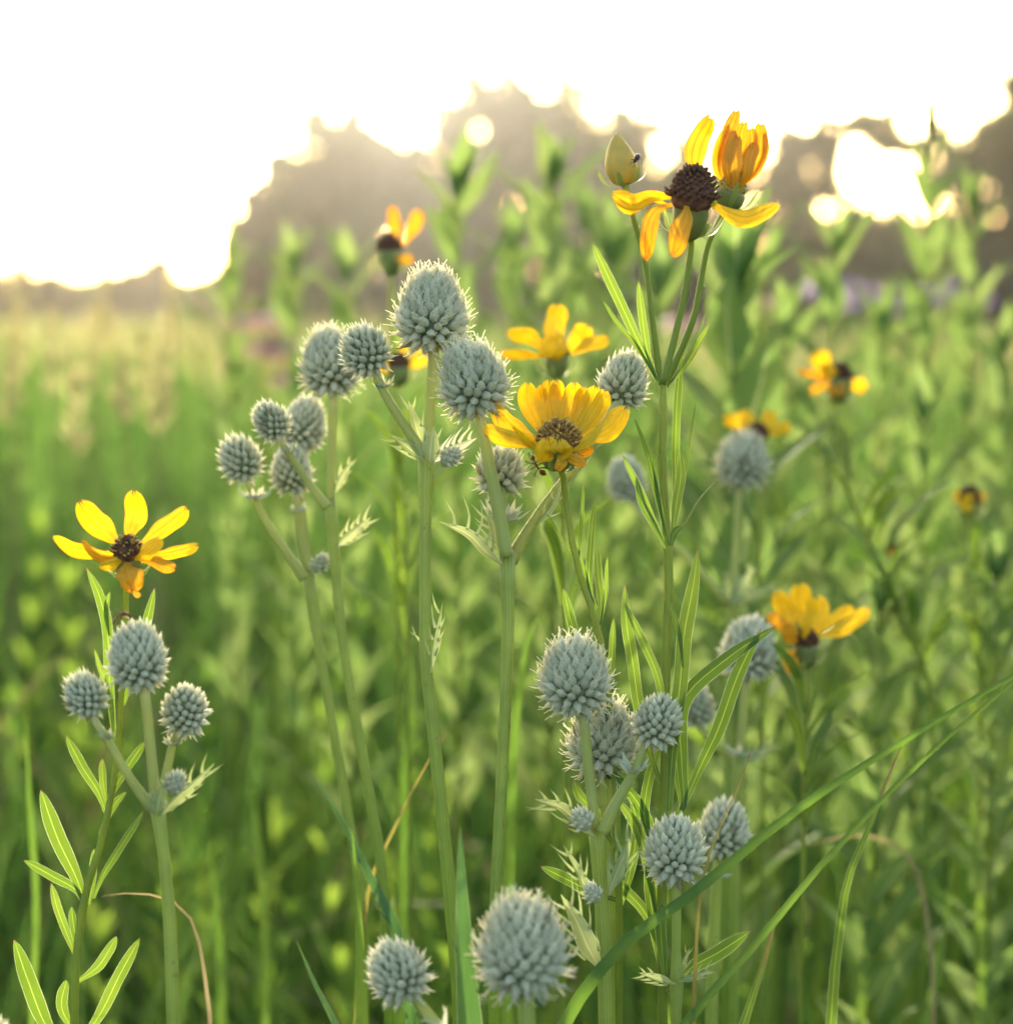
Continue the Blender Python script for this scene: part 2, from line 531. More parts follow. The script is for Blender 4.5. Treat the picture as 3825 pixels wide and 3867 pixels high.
def quad_mesh(name, v, r, mat, parent=None, a=None, t=None, faces=None, **kw):
    me = bpy.data.meshes.new(name)
    if faces is None:
        faces = np.arange(len(v)).reshape(-1, 4)
    nf = len(faces)
    me.vertices.add(len(v)); me.vertices.foreach_set('co', v.astype(np.float32).ravel())
    me.loops.add(nf * 4); me.loops.foreach_set('vertex_index', faces.astype(np.int32).ravel())
    me.polygons.add(nf)
    me.polygons.foreach_set('loop_start', np.arange(nf, dtype=np.int32) * 4)
    me.polygons.foreach_set('use_smooth', np.ones(nf, dtype=bool))
    me.update(calc_edges=True)
    z = np.zeros(len(v))
    put_attrs(me, z if a is None else a, z if t is None else t, r)
    me.materials.append(mat)
    return link(name, me, parent, **kw)


FAR = 'trees beyond the meadow'
tree('oak_tree', 'largest broad dark tree rising highest beyond the meadow', 60,
     [(960, 190, 120, 120), (880, 260, 120, 130), (820, 330, 120, 130), (1030, 260, 110, 120), (1080, 330, 120, 160), (960, 400, 240, 160), (1150, 430, 110, 120), (760, 430, 110, 120), (960, 520, 260, 90), (1120, 530, 130, 75)], 950, FAR, 9000)
tree('oak_tree', 'dark tree with a sloping ragged side next to the largest tree', 58,
     [(640, 290, 80, 95), (590, 370, 95, 120), (690, 400, 110, 130), (540, 455, 90, 100), (600, 510, 150, 80), (735, 330, 60, 90), (720, 520, 120, 80), (482, 520, 60, 70), (520, 400, 60, 60)], 640, FAR, 5200)
tree('oak_tree', 'tree with a narrow peaked top beside the largest tree', 66,
     [(1205, 235, 55, 80), (1240, 320, 100, 70), (1290, 390, 90, 70), (1190, 440, 120, 110), (1240, 530, 120, 70)], 1205, FAR, 3200)
tree('broad_tree', 'low dark tree with sky gaps behind the open brown-centred flower', 70,
     [(1350, 300, 75, 60), (1410, 380, 100, 85), (1320, 450, 110, 90), (1480, 300, 60, 38), (1380, 525, 140, 75)], 1370, FAR, 3000)
tree('broad_tree', 'dark tree with a flat ragged top and bright holes through its crown', 70,
     [(1640, 245, 85, 46), (1540, 290, 60, 50), (1740, 300, 75, 60), (1520, 370, 70, 50), (1600, 455, 130, 80), (1500, 440, 80, 80), (1580, 530, 150, 70)], 1630, FAR, 3300)
tree('broad_tree', 'tall dense tree at the end of the tree row', 55,
     [(1895, 220, 75, 110), (1860, 330, 75, 100), (1990, 250, 130, 150), (1900, 440, 120, 110), (1780, 460, 80, 70), (1890, 530, 160, 75)], 1920, FAR, 5200)
tree('round_tree', 'small round-topped tree standing alone far beyond the grass', 82,
     [(280, 545, 85, 52), (225, 565, 50, 38), (345, 565, 50, 36)], 280, FAR, 2200, 0.36)
tree('round_tree', 'wide low tree far off beside the small round-topped tree', 82,
     [(60, 555, 90, 48), (-20, 550, 70, 52), (125, 565, 50, 36)], 60, FAR, 2200, 0.36)
tree('round_tree', 'lowest far tree between the round-topped tree and the sloping tree', 84,
     [(410, 570, 60, 32), (470, 560, 50, 40)], 420, FAR, 1500, 0.36)
tree('broad_tree', 'tree beyond the row, half hidden behind tall leafy plants', 75,
     [(1760, 470, 90, 90), (1690, 500, 80, 70), (1740, 540, 140, 60)], 1740, FAR, 2200)

for i, u in enumerate((-60, 55, 170, 300, 420, 530, 650, 770, 890, 1010, 1130, 1250, 1370, 1490, 1610, 1730, 1850, 1970)):
    tree('shrub', 'low dark shrub in the hedge at the foot of the far trees', 63 if u > 430 else 86,
         [(u - 30, 572 - 6 * (i % 3), 62, 42), (u + 35, 580 - 5 * (i % 2), 60, 38)], u, 'shrubs at the foot of the trees', 1300, 0.36, 'shrub')

# ------------------------------------------------------------------ meadow (stuff)
def field(name, n, yr, hr, wr, mat, label, xw=(0.34, 0.5), lean=0.35, zone=None, power=1.0, hmul=None):
    y = yr[0] + (yr[1] - yr[0]) * rng.random(n) ** power
    x = (rng.random(n) * 2 - 1) * (xw[0] * y + xw[1])
    h = hr[0] + (hr[1] - hr[0]) * rng.beta(2.2, 2.2, n)
    if hmul is not None:
        h = h * hmul(x, y)
    w = rng.uniform(wr[0], wr[1], n)
    phi = rng.uniform(0, 2 * np.pi, n)
    L = h * lean * rng.uniform(0.1, 1.2, n) ** 1.3
    yaw = rng.uniform(0, np.pi, n)
    ts = np.array([0, 0.3, 0.55, 0.75, 0.9, 1.0])
    ww = np.array([0.8, 1.0, 0.95, 0.75, 0.42, 0.05])
    px_ = x[:, None] + np.cos(phi)[:, None] * L[:, None] * ts ** 2.2
    py_ = y[:, None] + np.sin(phi)[:, None] * L[:, None] * ts ** 2.2
    pz_ = h[:, None] * (ts - 0.25 * lean * ts ** 4)
    sx, sy = np.cos(yaw)[:, None] * w[:, None] * ww / 2, np.sin(yaw)[:, None] * w[:, None] * ww / 2
    v = np.stack([np.stack([px_ - sx, py_ - sy, pz_], -1), np.stack([px_ + sx, py_ + sy, pz_], -1)], 2)  # n,6,2,3
    k = len(ts)
    base = (np.arange(n) * k * 2)[:, None, None]
    fr = (np.arange(k - 1) * 2)[None, :, None] + np.array([0, 1, 3, 2])[None, None, :]
    faces = (base + fr).reshape(-1, 4)
    r = np.repeat(rng.random(n), k * 2)
    a = np.tile(np.array([-0.8, 0.8]), n * k)
    t = np.tile(np.repeat(ts, 2), n)
    return quad_mesh(name, v.reshape(-1, 3), r, mat, None, a, t, faces, label=label, cat='grass', kind='stuff')


def sprig(h, n_nodes, leaf_len, leaf_w, up=0.9, start=0.35, per=3):
    """A leafy stalk of height h at the origin; quads only."""
    mb = MB(0.5)
    bend = Vector((random.uniform(-.1, .1), random.uniform(-.1, .1), 0)) * h
    def at(t): return Vector((0, 0, h * t)) + bend * t * t
    mb.tube([at(0), at(0.5), at(1)], [0.0022, 0.0018, 0.0008], 4, 5, cap=False)
    for i in range(n_nodes):
        t = start + (1 - start) * i / (n_nodes - 1)
        a0 = random.uniform(0, 6.3)
        for j in range(per):
            an = a0 + 2 * math.pi * j / per + random.uniform(-.4, .4)
            L = leaf_len * random.uniform(0.7, 1.15) * (1.0 - 0.45 * max(0, t - 0.6) / 0.4)
            o = Vector((math.cos(an), math.sin(an), 0))
            p0 = at(t)
            u = up * random.uniform(0.6, 1.3)
            p1 = p0 + (o + Vector((0, 0, u))).normalized() * L * 0.5
            p2 = p0 + (o + Vector((0, 0, u * 0.75))).normalized() * L
            mb.ribbon([p0, p1, p2], leaf_w * random.uniform(0.8, 1.2), 0, 0.25, 'leaf', 5, 2, ref=Vector((o.x * -u, o.y * -u, 1)))
    return (np.array(mb.v), np.array(mb.f), np.array(mb.a), np.array(mb.t), len(mb.v))


def sprig_field(name, variants, n, yr, mat, label, xw=(0.34, 0.5), sc=(0.75, 1.15), power=1.0, lean=0.12):
    V, F, A, T, R, off = [], [], [], [], [], 0
    for i in range(n):
        v, f, a, t, nv = variants[rng.integers(0, len(variants))]
        y = yr[0] + (yr[1] - yr[0]) * rng.random() ** power
        x = (rng.random() * 2 - 1) * (xw[0] * y + xw[1])
        an, s = rng.random() * 6.283, rng.uniform(*sc) * min(1.0, 0.76 + 0.14 * (y - 1.0))
        c, s_ = math.cos(an), math.sin(an)
        R3 = np.array([[c, -s_, 0], [s_, c, 0], [rng.normal() * 0.01, 0, 1]])
        w = (v * s) @ R3.T
        lx, ly = rng.normal() * lean, rng.normal() * lean
        w[:, 0] += x + w[:, 2] * lx
        w[:, 1] += y + w[:, 2] * ly
        V.append(w); F.append(f + off); A.append(a); T.append(t)
        R.append(np.clip(rng.random() + rng.normal(size=nv) * 0.05, 0, 1)); off += nv
    return quad_mesh(name, np.concatenate(V), np.concatenate(R), mat, None, np.concatenate(A), np.concatenate(T),
                     np.concatenate(F), label=label, cat='meadow plants', kind='stuff')


def left_tall(x, y):
    return np.clip(0.66 + 0.17 * (y - 1.2), 0.66, 1.0) * 1.0 + 0.16 * np.clip(-x / y * 3.2, -0.6, 1.0)


field('meadow_grass', 4200, (1.25, 3.4), (0.28, 0.72), (0.004, 0.009), M['meadow'], 'blurred green meadow grass just behind the sharp flowers', hmul=left_tall)
field('meadow_grass', 9500, (3.2, 10), (0.40, 0.84), (0.008, 0.016), M['meadow'], 'soft mass of meadow grass filling the middle distance', xw=(0.55, 0.6), hmul=left_tall)
field('meadow_grass', 24000, (9, 46), (0.45, 0.84), (0.02, 0.05), M['meadow_far'], 'far straw green grass running up to the trees', xw=(0.55, 1.0), hmul=left_tall)
field('meadow_grass', 13000, (44, 150), (0.4, 0.85), (0.1, 0.2), M['meadow_far'], 'farthest pale grass below the row of trees', xw=(0.6, 1.0))
SPR = [sprig(random.uniform(0.44, 0.68), random.randint(9, 14), random.uniform(0.055, 0.09), random.uniform(0.006, 0.011), random.uniform(1.0, 2.4), 0.25, random.choice((2, 3, 4))) for _ in range(14)]
SPR2 = [sprig(random.uniform(0.55, 0.82), random.randint(10, 18), random.uniform(0.06, 0.11), random.uniform(0.006, 0.012), random.uniform(0.7, 2.2), random.uniform(0.2, 0.5), random.choice((2, 3))) for _ in range(14)]
sprig_field('undergrowth', SPR, 430, (1.02, 2.8), M['sprig_near'], 'narrow-leaved green stalks massed behind the sharp flowers', sc=(0.5, 1.15))
sprig_field('undergrowth', SPR2, 780, (2.2, 6.5), M['meadow'], 'broad-leaved green stalks massed in the middle of the meadow', xw=(0.45, 0.6), sc=(0.6, 1.1))
field('meadow_grass', 1800, (1.05, 2.4), (0.22, 0.56), (0.002, 0.005), M['sprig_near'], 'fine bright grass leaves between the stalks behind the sharp flowers', hmul=left_tall, lean=0.6)
field('dry_stalks', 420, (1.3, 6), (0.35, 0.8), (0.0016, 0.004), M['dry_grass'], 'thin tan dead stalks scattered through the green meadow', lean=0.7)
sprig_field('undergrowth', SPR2, 600, (6, 18), M['meadow_far'], 'pale leafy stalks massed far back in the meadow', sc=(0.85, 1.1))


# ------------------------------------------------------------------ ball-headed plants (rattlesnake master)
def floret_mesh(hairs, long_tip, seed):
    random.seed(seed)
    mb = MB(random.random())
    prof = [(0.0, .30), (.18, .46), (.38, .52), (.56, .43), (.74, .25), (.9, .10), (1.2 if long_tip else 1.06, .012)]
    rows, ns = [], 6
    for t, r in prof:
        bend = 0.16 * t * t * (1.5 if long_tip else 1.0)
        row = []
        for k in range(ns):
            an = 2 * math.pi * (k + 0.5) / ns
            rr = r * (1.0 + (0.06 if k % 2 else -0.04))
            row.append(mb.vert((rr * math.cos(an), rr * math.sin(an) * 0.9 + bend, t * 1.75), 0, min(t, 1)))
        rows.append(row)
    for i in range(len(prof) - 1):
        for k in range(ns):
            k2 = (k + 1) % ns
            mb.f.append((rows[i][k], rows[i][k2], rows[i + 1][k2], rows[i + 1][k]))
    mb.f.append(tuple(rows[-1]))
    # small inner sepal tips beside the point
    for sgn in (-1, 1):
        p = Vector((0.2 * sgn, -0.12, 1.1))
        mb.ribbon([p, p + Vector((0.1 * sgn, -.02, .2)), p + Vector((0.13 * sgn, 0.04, .42))], 0.16, 0, 0, 'spine', 2, 1, ref=Vector((0, 1, 0)))
    if hairs:
        for sgn in (-1, 1):
            d1 = Vector((sgn * random.uniform(.15, .5), random.uniform(-.1, .4), 1.0)).normalized()
            p = Vector((0.1 * sgn, 0.05, 1.25))
            q = p + d1 * random.uniform(.45, .7)
            e = q + (d1 + Vector((sgn * random.uniform(0.1, 0.9), random.uniform(-.2, .9), 0))).normalized() * random.uniform(.35, .6)
            n0 = len(mb.v)
            mb.tube([p, q, e], [0.062, 0.054, 0.045], 3, 4)
            for i in range(n0, len(mb.v)):
                mb.t[i] = 1.0
    return mb.mesh('floret', M['floret'])


FLO = {'hair': [floret_mesh(True, False, i) for i in range(5)], 'plain': [floret_mesh(False, False, 20 + i) for i in range(3)],
       'long': [floret_mesh(False, True, 30 + i) for i in range(3)]}
random.seed(99)


def bract_mesh(seed):
    random.seed(seed)
    mb = MB()
    mb.ribbon([Vector((0, 0, 0)), Vector((.5, random.uniform(-.05, .05), random.uniform(-.02, .12))), Vector((1, random.uniform(-.12, .12), random.uniform(-.1, .2)))],
              0.16, 0, 0.3, 'lance', 6, 2, ref=Vector((0, 0, 1)))
    return mb.mesh('bract', M['pale_bract'])


BR = [bract_mesh(50 + i) for i in range(4)]
random.seed(123)


def basis(axis):
    z = Vector(axis).normalized()
    y = (Vector((0, 1, 0)) - z * z.y).normalized()
    x = y.cross(z)
    return Matrix((x, y, z)).transposed()


def tilt_axis(roll, toward):
    """Axis leaning roll degrees clockwise in the picture and toward degrees at the camera."""
    a, b = RAD(roll), RAD(toward)
    return Vector((math.sin(a) * math.cos(b), -math.sin(b), math.cos(a) * math.cos(b))).normalized()


def ball_head(th, u, v, d, w, h, roll=0, toward=0, n=None, kind='plain', cone=0.25, flo=1.0, bracts=9, blen=0.5, asc=0.45, sharp=True):
    """Spiny head, w x h picture units, centre at (u, v). Returns the foot of the head and its axis."""
    W, H = px(w * 0.95, d), px(h * 0.96, d)
    ax = tilt_axis(roll, toward)
    cen = P(u, v, d)
    foot = cen - ax * H * 0.47
    R = basis(ax)
    fl = W * 0.146 * flo                       # floret width
    n = int(n * 0.80) if n else int(2.2 * (W / fl) ** 2 * (H / W) ** 0.6)
    rc = W * 0.5 - fl * 0.95                   # core radius
    hz = H - fl * 1.2
    zc = hz * 0.42

    def surf(th_):
        ct, st = math.cos(th_), math.sin(th_)
        if ct > 0:
            return rc * st * (1 - cone * ct), zc + (hz - zc) * ct
        return rc * st, zc + zc * ct
    prof = [(max(surf(math.pi * (1 - i / 12) * 0.985 + 0.01)[0], 0.0003), surf(math.pi * (1 - i / 12) * 0.985 + 0.01)[1]) for i in range(13)]
    core = MB(0.5)
    core.lathe(prof, 14)
    ho = link('flower_head', core.mesh('flower_head', M['core']), th.o)
    ho.matrix_local = Matrix.Translation(foot - th.base) @ R.to_4x4()
    # equal-area placing
    tmax = RAD(158)
    ths = np.linspace(0.0, tmax, 200)
    prs = np.array([surf(t)[0] for t in ths]); pzs = np.array([surf(t)[1] for t in ths])
    seg = np.sqrt(np.diff(prs) ** 2 + np.diff(pzs) ** 2) * (prs[1:] + prs[:-1]) * 0.5
    cdf = np.concatenate([[0], np.cumsum(seg)]); cdf /= cdf[-1]
    rear = MB(0.5)
    lib = FLO[kind]
    cam_l = R.inverted() @ (CAM - foot)
    for i in range(n):
        t = float(np.interp((i + 0.5) / n, cdf, ths))
        an = i * 2.399963 + random.uniform(-.07, .07)
        r, z = surf(t)
        r2, z2 = surf(t + 0.02)
        nr, nz = -(z2 - z), (r2 - r)
        l = math.hypot(nr, nz)
        nr, nz = nr / l, nz / l
        nrm = Vector((nr * math.cos(an), nr * math.sin(an), nz))
        k = (asc + 0.14) * (0.30 + 0.70 * max(0.0, 1 - max(0, t - 1.35)))
        a = (nrm * (1 - k) + Vector((0, 0, 1)) * k + Vector((random.uniform(-.09, .09), random.uniform(-.09, .09), random.uniform(-.09, .09)))).normalized()
        up = Vector((0, 0, 1)) - a * a.z
        up = up.normalized() if up.length > 0.05 else a.orthogonal().normalized()
        x = up.cross(a)
        sz = fl * random.uniform(0.9, 1.12) * (0.82 if t < 0.35 else 1.0)
        mat = Matrix.Translation(Vector((r * math.cos(an), r * math.sin(an), z)) - a * sz * 0.18) @ Matrix((x, up, a)).transposed().to_4x4() @ Matrix.Diagonal((sz, sz, sz * random.uniform(.95, 1.12), 1))
        me = lib[random.randrange(len(lib))]
        if sharp and nrm.dot((cam_l - Vector((r * math.cos(an), r * math.sin(an), z))).normalized()) > -0.12:
            o = link('floret', me, ho)
            o.matrix_local = mat
        else:
            off = len(rear.v)
            for vv in me.vertices:
                rear.vert(mat @ vv.co, 0, 0)
            tt = [0.0] * len(me.vertices)
            me.attributes['along'].data.foreach_get('value', tt)
            rear.t[off:] = tt
            rear.f.extend(tuple(off + q for q in p.vertices) for p in me.polygons)
    if rear.v:
        ro = link('florets_behind', rear.mesh('florets_behind', M['floret_mass']), ho)
        ro['kind'] = 'stuff'
    for i in range(bracts):
        an = 6.283 * i / max(bracts, 1) + random.uniform(-.3, .3)
        L = W * blen * random.uniform(0.6, 1.15)
        o = link('bract', BR[random.randrange(4)], ho)
        o.matrix_local = Matrix.Translation((rc * 0.25 * math.cos(an), rc * 0.25 * math.sin(an), zc * 0.1)) @ Matrix.Rotation(an, 4, 'Z') @ Matrix.Rotation(RAD(random.uniform(-18, 14)), 4, 'Y') @ Matrix.Diagonal((L, L * 0.9, L, 1))
    return foot, ax


def stem(th, pts, widths, d=None, mat='ery_stem', name='stem', ridge=0.05, ns=16, nseg=26, ground=False, into=None):
    """pts: (u, v) or (u, v, d) from the top down; widths in picture units."""
    q = [P(p[0], p[1], p[2] if len(p) > 2 else d) if not isinstance(p, Vector) else p for p in pts]
    dd = d or 0.7
    cp = np.linspace(0, 1, len(pts))
    rad = [px(float(np.interp(x, np.linspace(0, 1, len(widths)), widths)), dd) * 0.46 for x in cp]
    if into is not None:
        q = [into] + q
        rad = [rad[0]] + rad
    mb = MB(0.5)
    if ground:
        lo, b = q[-1], th.base + Vector((0, 0, -0.01))
        q += [lo.lerp(b, 0.15), lo.lerp(b, 0.5), b]
        rad += [rad[-1], rad[-1] * 1.03, rad[-1] * 1.06]
        nseg *= 3
    mb.tube(q, rad, ns, nseg, ridge)
    return th.part(name, mb, M[mat])


def side_bud(th, u, v, d, size=1.0, roll=0):
    """A small unopened head closely set with pointed scales."""
    R, o = basis(tilt_axis(roll, 10)), P(u, v, d)
    k = size * 0.001
    mb = MB(0.6)
    mb.lathe([(0.9 * k, 0), (1.9 * k, 1.5 * k), (2.1 * k, 3.4 * k), (1.4 * k, 5.0 * k), (0.3 * k, 5.8 * k)], 10, o, R)
    for i in range(34):
        th_ = 0.25 + 2.0 * i / 34
        an = i * 2.4
        nrm = Vector((math.sin(th_) * math.cos(an), math.sin(th_) * math.sin(an), math.cos(th_)))
        a = (nrm + Vector((0, 0, 0.55))).normalized()
        b0 = Vector((nrm.x * 1.9 * k, nrm.y * 1.9 * k, 3.0 * k + nrm.z * 2.4 * k))
        up = (Vector((0, 0, 1)) - a * a.z)
        up = up.normalized() if up.length > .05 else a.orthogonal().normalized()
        mt = Matrix.Translation(o + R @ (b0 - a * .3 * k)) @ (R @ Matrix((up.cross(a), up, a)).transposed()).to_4x4() @ Matrix.Scale(1.15 * k * random.uniform(.85, 1.2), 4)
        me = FLO['long'][i % 3]
        off = len(mb.v)
        for vv in me.vertices:
            mb.vert(mt @ vv.co, 0, min(1.0, max(0.0, vv.co.z / 1.75)))
        mb.f.extend(tuple(off + q for q in p.vertices) for p in me.polygons)
    return th.part('side_bud', mb, M['floret_mass'])


def spiny(th, pts, d, w, teeth=4, tl=0.28, roll=0.5, mat='spiny', name='spiny_bract', sides=(1, -1), fold=0.5, tup=0.75):
    """Spine-edged bract: lance blade with long marginal teeth."""
    q = [P(p[0], p[1], p[2] if len(p) > 2 else d) for p in pts]
    W = px(w, d)
    mb = MB()
    mb.ribbon(q, W, roll, fold, 'lance', 12, 4)
    L = sum((q[i + 1] - q[i]).length for i in range(len(q) - 1))
    c = spline(q, 24)
    for i in range(teeth):
        t = 0.22 + 0.62 * (i + random.uniform(-.2, .2)) / max(teeth - 1, 1)
        k = min(23, max(1, int(t * 24)))
        T = (c[k + 1] - c[k - 1]).normalized()
        side = T.cross(c[k] - CAM).normalized()
        for s_ in sides:
            if s_ * sides[0] < 0 and random.random() < 0.3:
                continue
            e0 = c[k] + side * s_ * W * 0.47 * PROF['lance'](t) * math.cos(roll)
            dr = (T * tup * random.uniform(.7, 1.6) + side * s_ * random.uniform(.4, .9) + Vector((0, random.uniform(-.6, .6), 0.25))).normalized()
            ln = L * tl * random.uniform(0.55, 1.35)
            mb.ribbon([e0 - dr * W * 0.02, e0 + dr * ln * 0.5, e0 + dr * ln + T * ln * 0.3], min(W * 0.34, px(7, d)), 0.2, 0.3, 'spine', 5, 2)
    return th.part(name, mb, M[mat])


def bract_ring(th, u, v, d, n=6, L=40, w=14, up=0.75, mat='pale_bract', name='bract'):
    """A ring of pale pointed bracts round a branch node."""
    c = P(u, v, d)
    for i in range(n):
        an = 6.283 * i / n + random.uniform(-.4, .4)
        o = Vector((math.cos(an), math.sin(an), 0))
        l = px(L, d) * random.uniform(0.7, 1.2)
        uu = Vector((0, 0, random.uniform(up - .3, up + .4)))
        mb = MB()
        mb.ribbon([c, c + (o + uu * 0.6).normalized() * l * 0.5, c + (o + uu * 1.2).normalized() * l], px(w, d), 0, 0.4, 'lance', 8, 2, ref=(uu - o * 0.5 + Vector((0, -.4, 1))))
        for s_ in (1, -1):
            e0 = c + (o + uu * 0.6).normalized() * l * 0.45
            sd = Vector((-o.y, o.x, 0.2)) * s_
            dr = (o * 0.6 + sd * 0.7 + uu).normalized()
            mb.ribbon([e0, e0 + dr * l * 0.2, e0 + dr * l * 0.42], px(w, d) * 0.35, 0, 0.2, 'spine', 3, 2)
        th.part(name, mb, M[mat])


def ball_plant(label, bottom, d, name='rattlesnake_master', group='pale ball-headed plants'):
    b = P(bottom[0], bottom[1], d)
    return Thing(name, ground_under(b), label, 'wildflower', group)


# --- plant with the tallest head
d = 0.675
t = ball_plant('tallest pale plant, its egg-shaped head above a smaller leaning head', (868, 1940), d)
f, a = ball_head(t, 816, 582, d, 146, 156, 2, -4, 190, 'hair', 0.30, 0.94, 9, 0.55)
stem(t, [(818, 660), (812, 760), (805, 860)], [23, 20, 19], d, 'ery_branch', 'branch', into=f + a * 0.002)
f, a = ball_head(t, 686, 656, d - 0.006, 98, 96, -28, 26, 120, 'long', 0.12, 1.0, 6, 0.35, 0.35)
stem(t, [(706, 694), (722, 735), (755, 790), (795, 850)], [17, 18, 19, 22], d - 0.004, 'ery_branch', 'branch', into=f)
stem(t, [(805, 850), (806, 880), (803, 930), (802, 1100), (803, 1240), (815, 1360), (830, 1500), (848, 1680), (868, 1932)],
     [36, 46, 26, 24, 24, 25, 26, 27, 28, 28], d, ground=True)
bract_ring(t, 722, 735, d - 0.004, 7, 34, 13)
spiny(t, [(800, 870), (770, 845), (733, 818)], d - 0.008, 22, 4, 0.25, 0.6)
spiny(t, [(800, 850), (785, 805), (770, 755)], d - 0.002, 24, 3, 0.3, 0.4)
spiny(t, [(812, 872), (812, 850), (818, 805)], d - 0.016, 34, 2, 0.4, 0.1)
spiny(t, [(818, 870), (850, 850), (900, 826)], d - 0.004, 24, 5, 0.3, 0.5, 'pale_bract')
spiny(t, [(812, 1270), (820, 1210), (835, 1135)], d - 0.012, 18, 4, 0.22, 0.9)
spiny(t, [(806, 1230), (796, 1215), (780, 1195)], d + 0.01, 10, 2, 0.4, 0.6)
side_bud(t, 833, 876, d - 0.006, 1.15, 50)

# --- plant with the long leaning head and a far branch
d = 0.665
t = ball_plant('pale plant with a leaning head touching the open yellow flower', (930, 1720), d)
f, a = ball_head(t, 890, 708, d - 0.006, 138, 136, -14, 8, 165, 'hair', 0.26, 0.98, 9, 0.6)
stem(t, [(903, 772), (918, 850), (938, 950), (956, 1050)], [21, 24, 27, 27], d - 0.004, 'ery_branch', 'branch', into=f + a * 0.002)
f, a = ball_head(t, 944, 884, d + 0.022, 98, 88, 4, 12, 85, 'long', 0.05, 1.25, 4, 0.35, 0.3)
stem(t, [(948, 925), (950, 980), (956, 1045)], [14, 16, 20], d + 0.018, 'ery_branch', 'branch', into=f)
f, a = ball_head(t, 1178, 714, d + 0.03, 100, 108, 14, -6, 120, 'long', 0.22, 1.0, 7, 0.5, 0.5)
stem(t, [(1157, 770), (1100, 865), (1045, 930), (990, 1010), (962, 1060)], [16, 18, 19, 22, 30], d + 0.02, 'ery_branch', 'branch', into=f)
stem(t, [(956, 1040), (957, 1075), (958, 1130), (957, 1250), (950, 1400), (942, 1560), (934, 1720)], [34, 38, 26, 25, 25, 25, 24, 24], d, ground=True)
bract_ring(t, 950, 985, d + 0.018, 8, 56, 17, 0.6)
bract_ring(t, 1118, 840, d + 0.024, 5, 30, 10)
spiny(t, [(946, 1065), (915, 1040), (885, 1010), (828, 984)], d - 0.004, 26, 5, 0.3, 0.5, sides=(-1,), tup=0.2)
spiny(t, [(952, 1050), (935, 1000), (915, 960)], d + 0.01, 30, 4, 0.3, 0.3)
spiny(t, [(1015, 990), (1045, 950), (1060, 905)], d + 0.01, 14, 3, 0.2, 0.5)

# --- softly blurred pair beside them
d = 0.745
t = ball_plant('soft pale plant whose large head sits behind the smaller leaning head', (712, 1620), d, group='pale ball-headed plants')
f, a = ball_head(t, 622, 678, d, 118, 128, -3, 0, 160, 'hair', 0.3, 0.95, 9, 0.5)
stem(t, [(628, 738), (626, 850), (624, 950)], [20, 18, 18], d, 'ery_branch', 'branch', into=f + a * 0.002)
f, a = ball_head(t, 509, 792, d - 0.02, 72, 78, -28, 24, 100, 'long', 0.1, 1.05, 5, 0.35, 0.35)
stem(t, [(526, 826), (548, 860), (585, 915), (618, 958)], [13, 15, 16, 22], d - 0.016, 'ery_branch', 'branch', into=f)
stem(t, [(622, 940), (626, 975), (632, 1060), (645, 1200), (672, 1360), (697, 1500), (720, 1640), (735, 1932)], [24, 27, 21, 20, 21, 22, 22, 22], d, ground=True)
bract_ring(t, 545, 855, d - 0.018, 6, 30, 12)
spiny(t, [(634, 1030), (660, 1010), (700, 975)], d - 0.004, 26, 5, 0.25, 0.5)
spiny(t, [(632, 930), (645, 900), (665, 868)], d - 0.002, 16, 4, 0.2, 0.5)
d = 0.765
t = ball_plant('soft pale plant bearing the outermost small head of the blurred pair', (684, 1740), d)
f, a = ball_head(t, 574, 796, d + 0.012, 92, 104, 16, -4, 140, 'plain', 0.22, 0.98, 7, 0.45)
stem(t, [(562, 850), (570, 960), (584, 1085)], [14, 14, 16], d + 0.01, 'ery_branch', 'branch', into=f)
f, a = ball_head(t, 549, 884, d, 84, 92, -4, 4, 120, 'plain', 0.12, 1.0, 7, 0.5)
stem(t, [(556, 928), (566, 1000), (582, 1090)], [15, 15, 18], d, 'ery_branch', 'branch', into=f)
f, a = ball_head(t, 451, 862, d - 0.02, 82, 88, -24, 14, 100, 'long', 0.05, 1.05, 8, 0.45, 0.3)
stem(t, [(466, 902), (490, 960), (525, 1020), (575, 1092)], [13, 15, 17, 22], d - 0.014, 'ery_branch', 'branch', into=f)
stem(t, [(580, 1075), (586, 1110), (598, 1200), (622, 1340), (650, 1500), (675, 1640), (684, 1740)], [25, 28, 21, 20, 20, 20, 21], d, ground=True)
bract_ring(t, 482, 945, d - 0.018, 7, 40, 14)
bract_ring(t, 560, 968, d - 0.004, 5, 30, 12)
side_bud(t, 592, 1078, d - 0.008, 1.15, 40)

# --- plant in front of the other lone yellow flower
d = 0.62
t = ball_plant('pale three-headed plant below the lone ragged yellow flower, insect on top', (328, 1940), d)
f, a = ball_head(t, 259, 1232, d, 120, 128, -4, 6, 165, 'plain', 0.18, 0.95, 8, 0.6)
stem(t, [(270, 1292), (283, 1400), (294, 1520)], [20, 21, 22], d, 'ery_branch', 'branch', into=f + a * 0.002)
f, a = ball_head(t, 158, 1308, d - 0.004, 84, 86, -24, 18, 110, 'long', 0.08, 1.0, 6, 0.4, 0.35)
stem(t, [(174, 1350), (205, 1400), (245, 1468), (288, 1530)], [15, 16, 18, 22], d - 0.003, 'ery_branch', 'branch', into=f)
f, a = ball_head(t, 349, 1336, d + 0.008, 94, 98, 6, 34, 110, 'plain', 0.05, 1.0, 8, 0.5, 0.35)
stem(t, [(332, 1388), (318, 1440), (302, 1520)], [15, 17, 20], d + 0.012, 'ery_branch', 'branch', into=f)
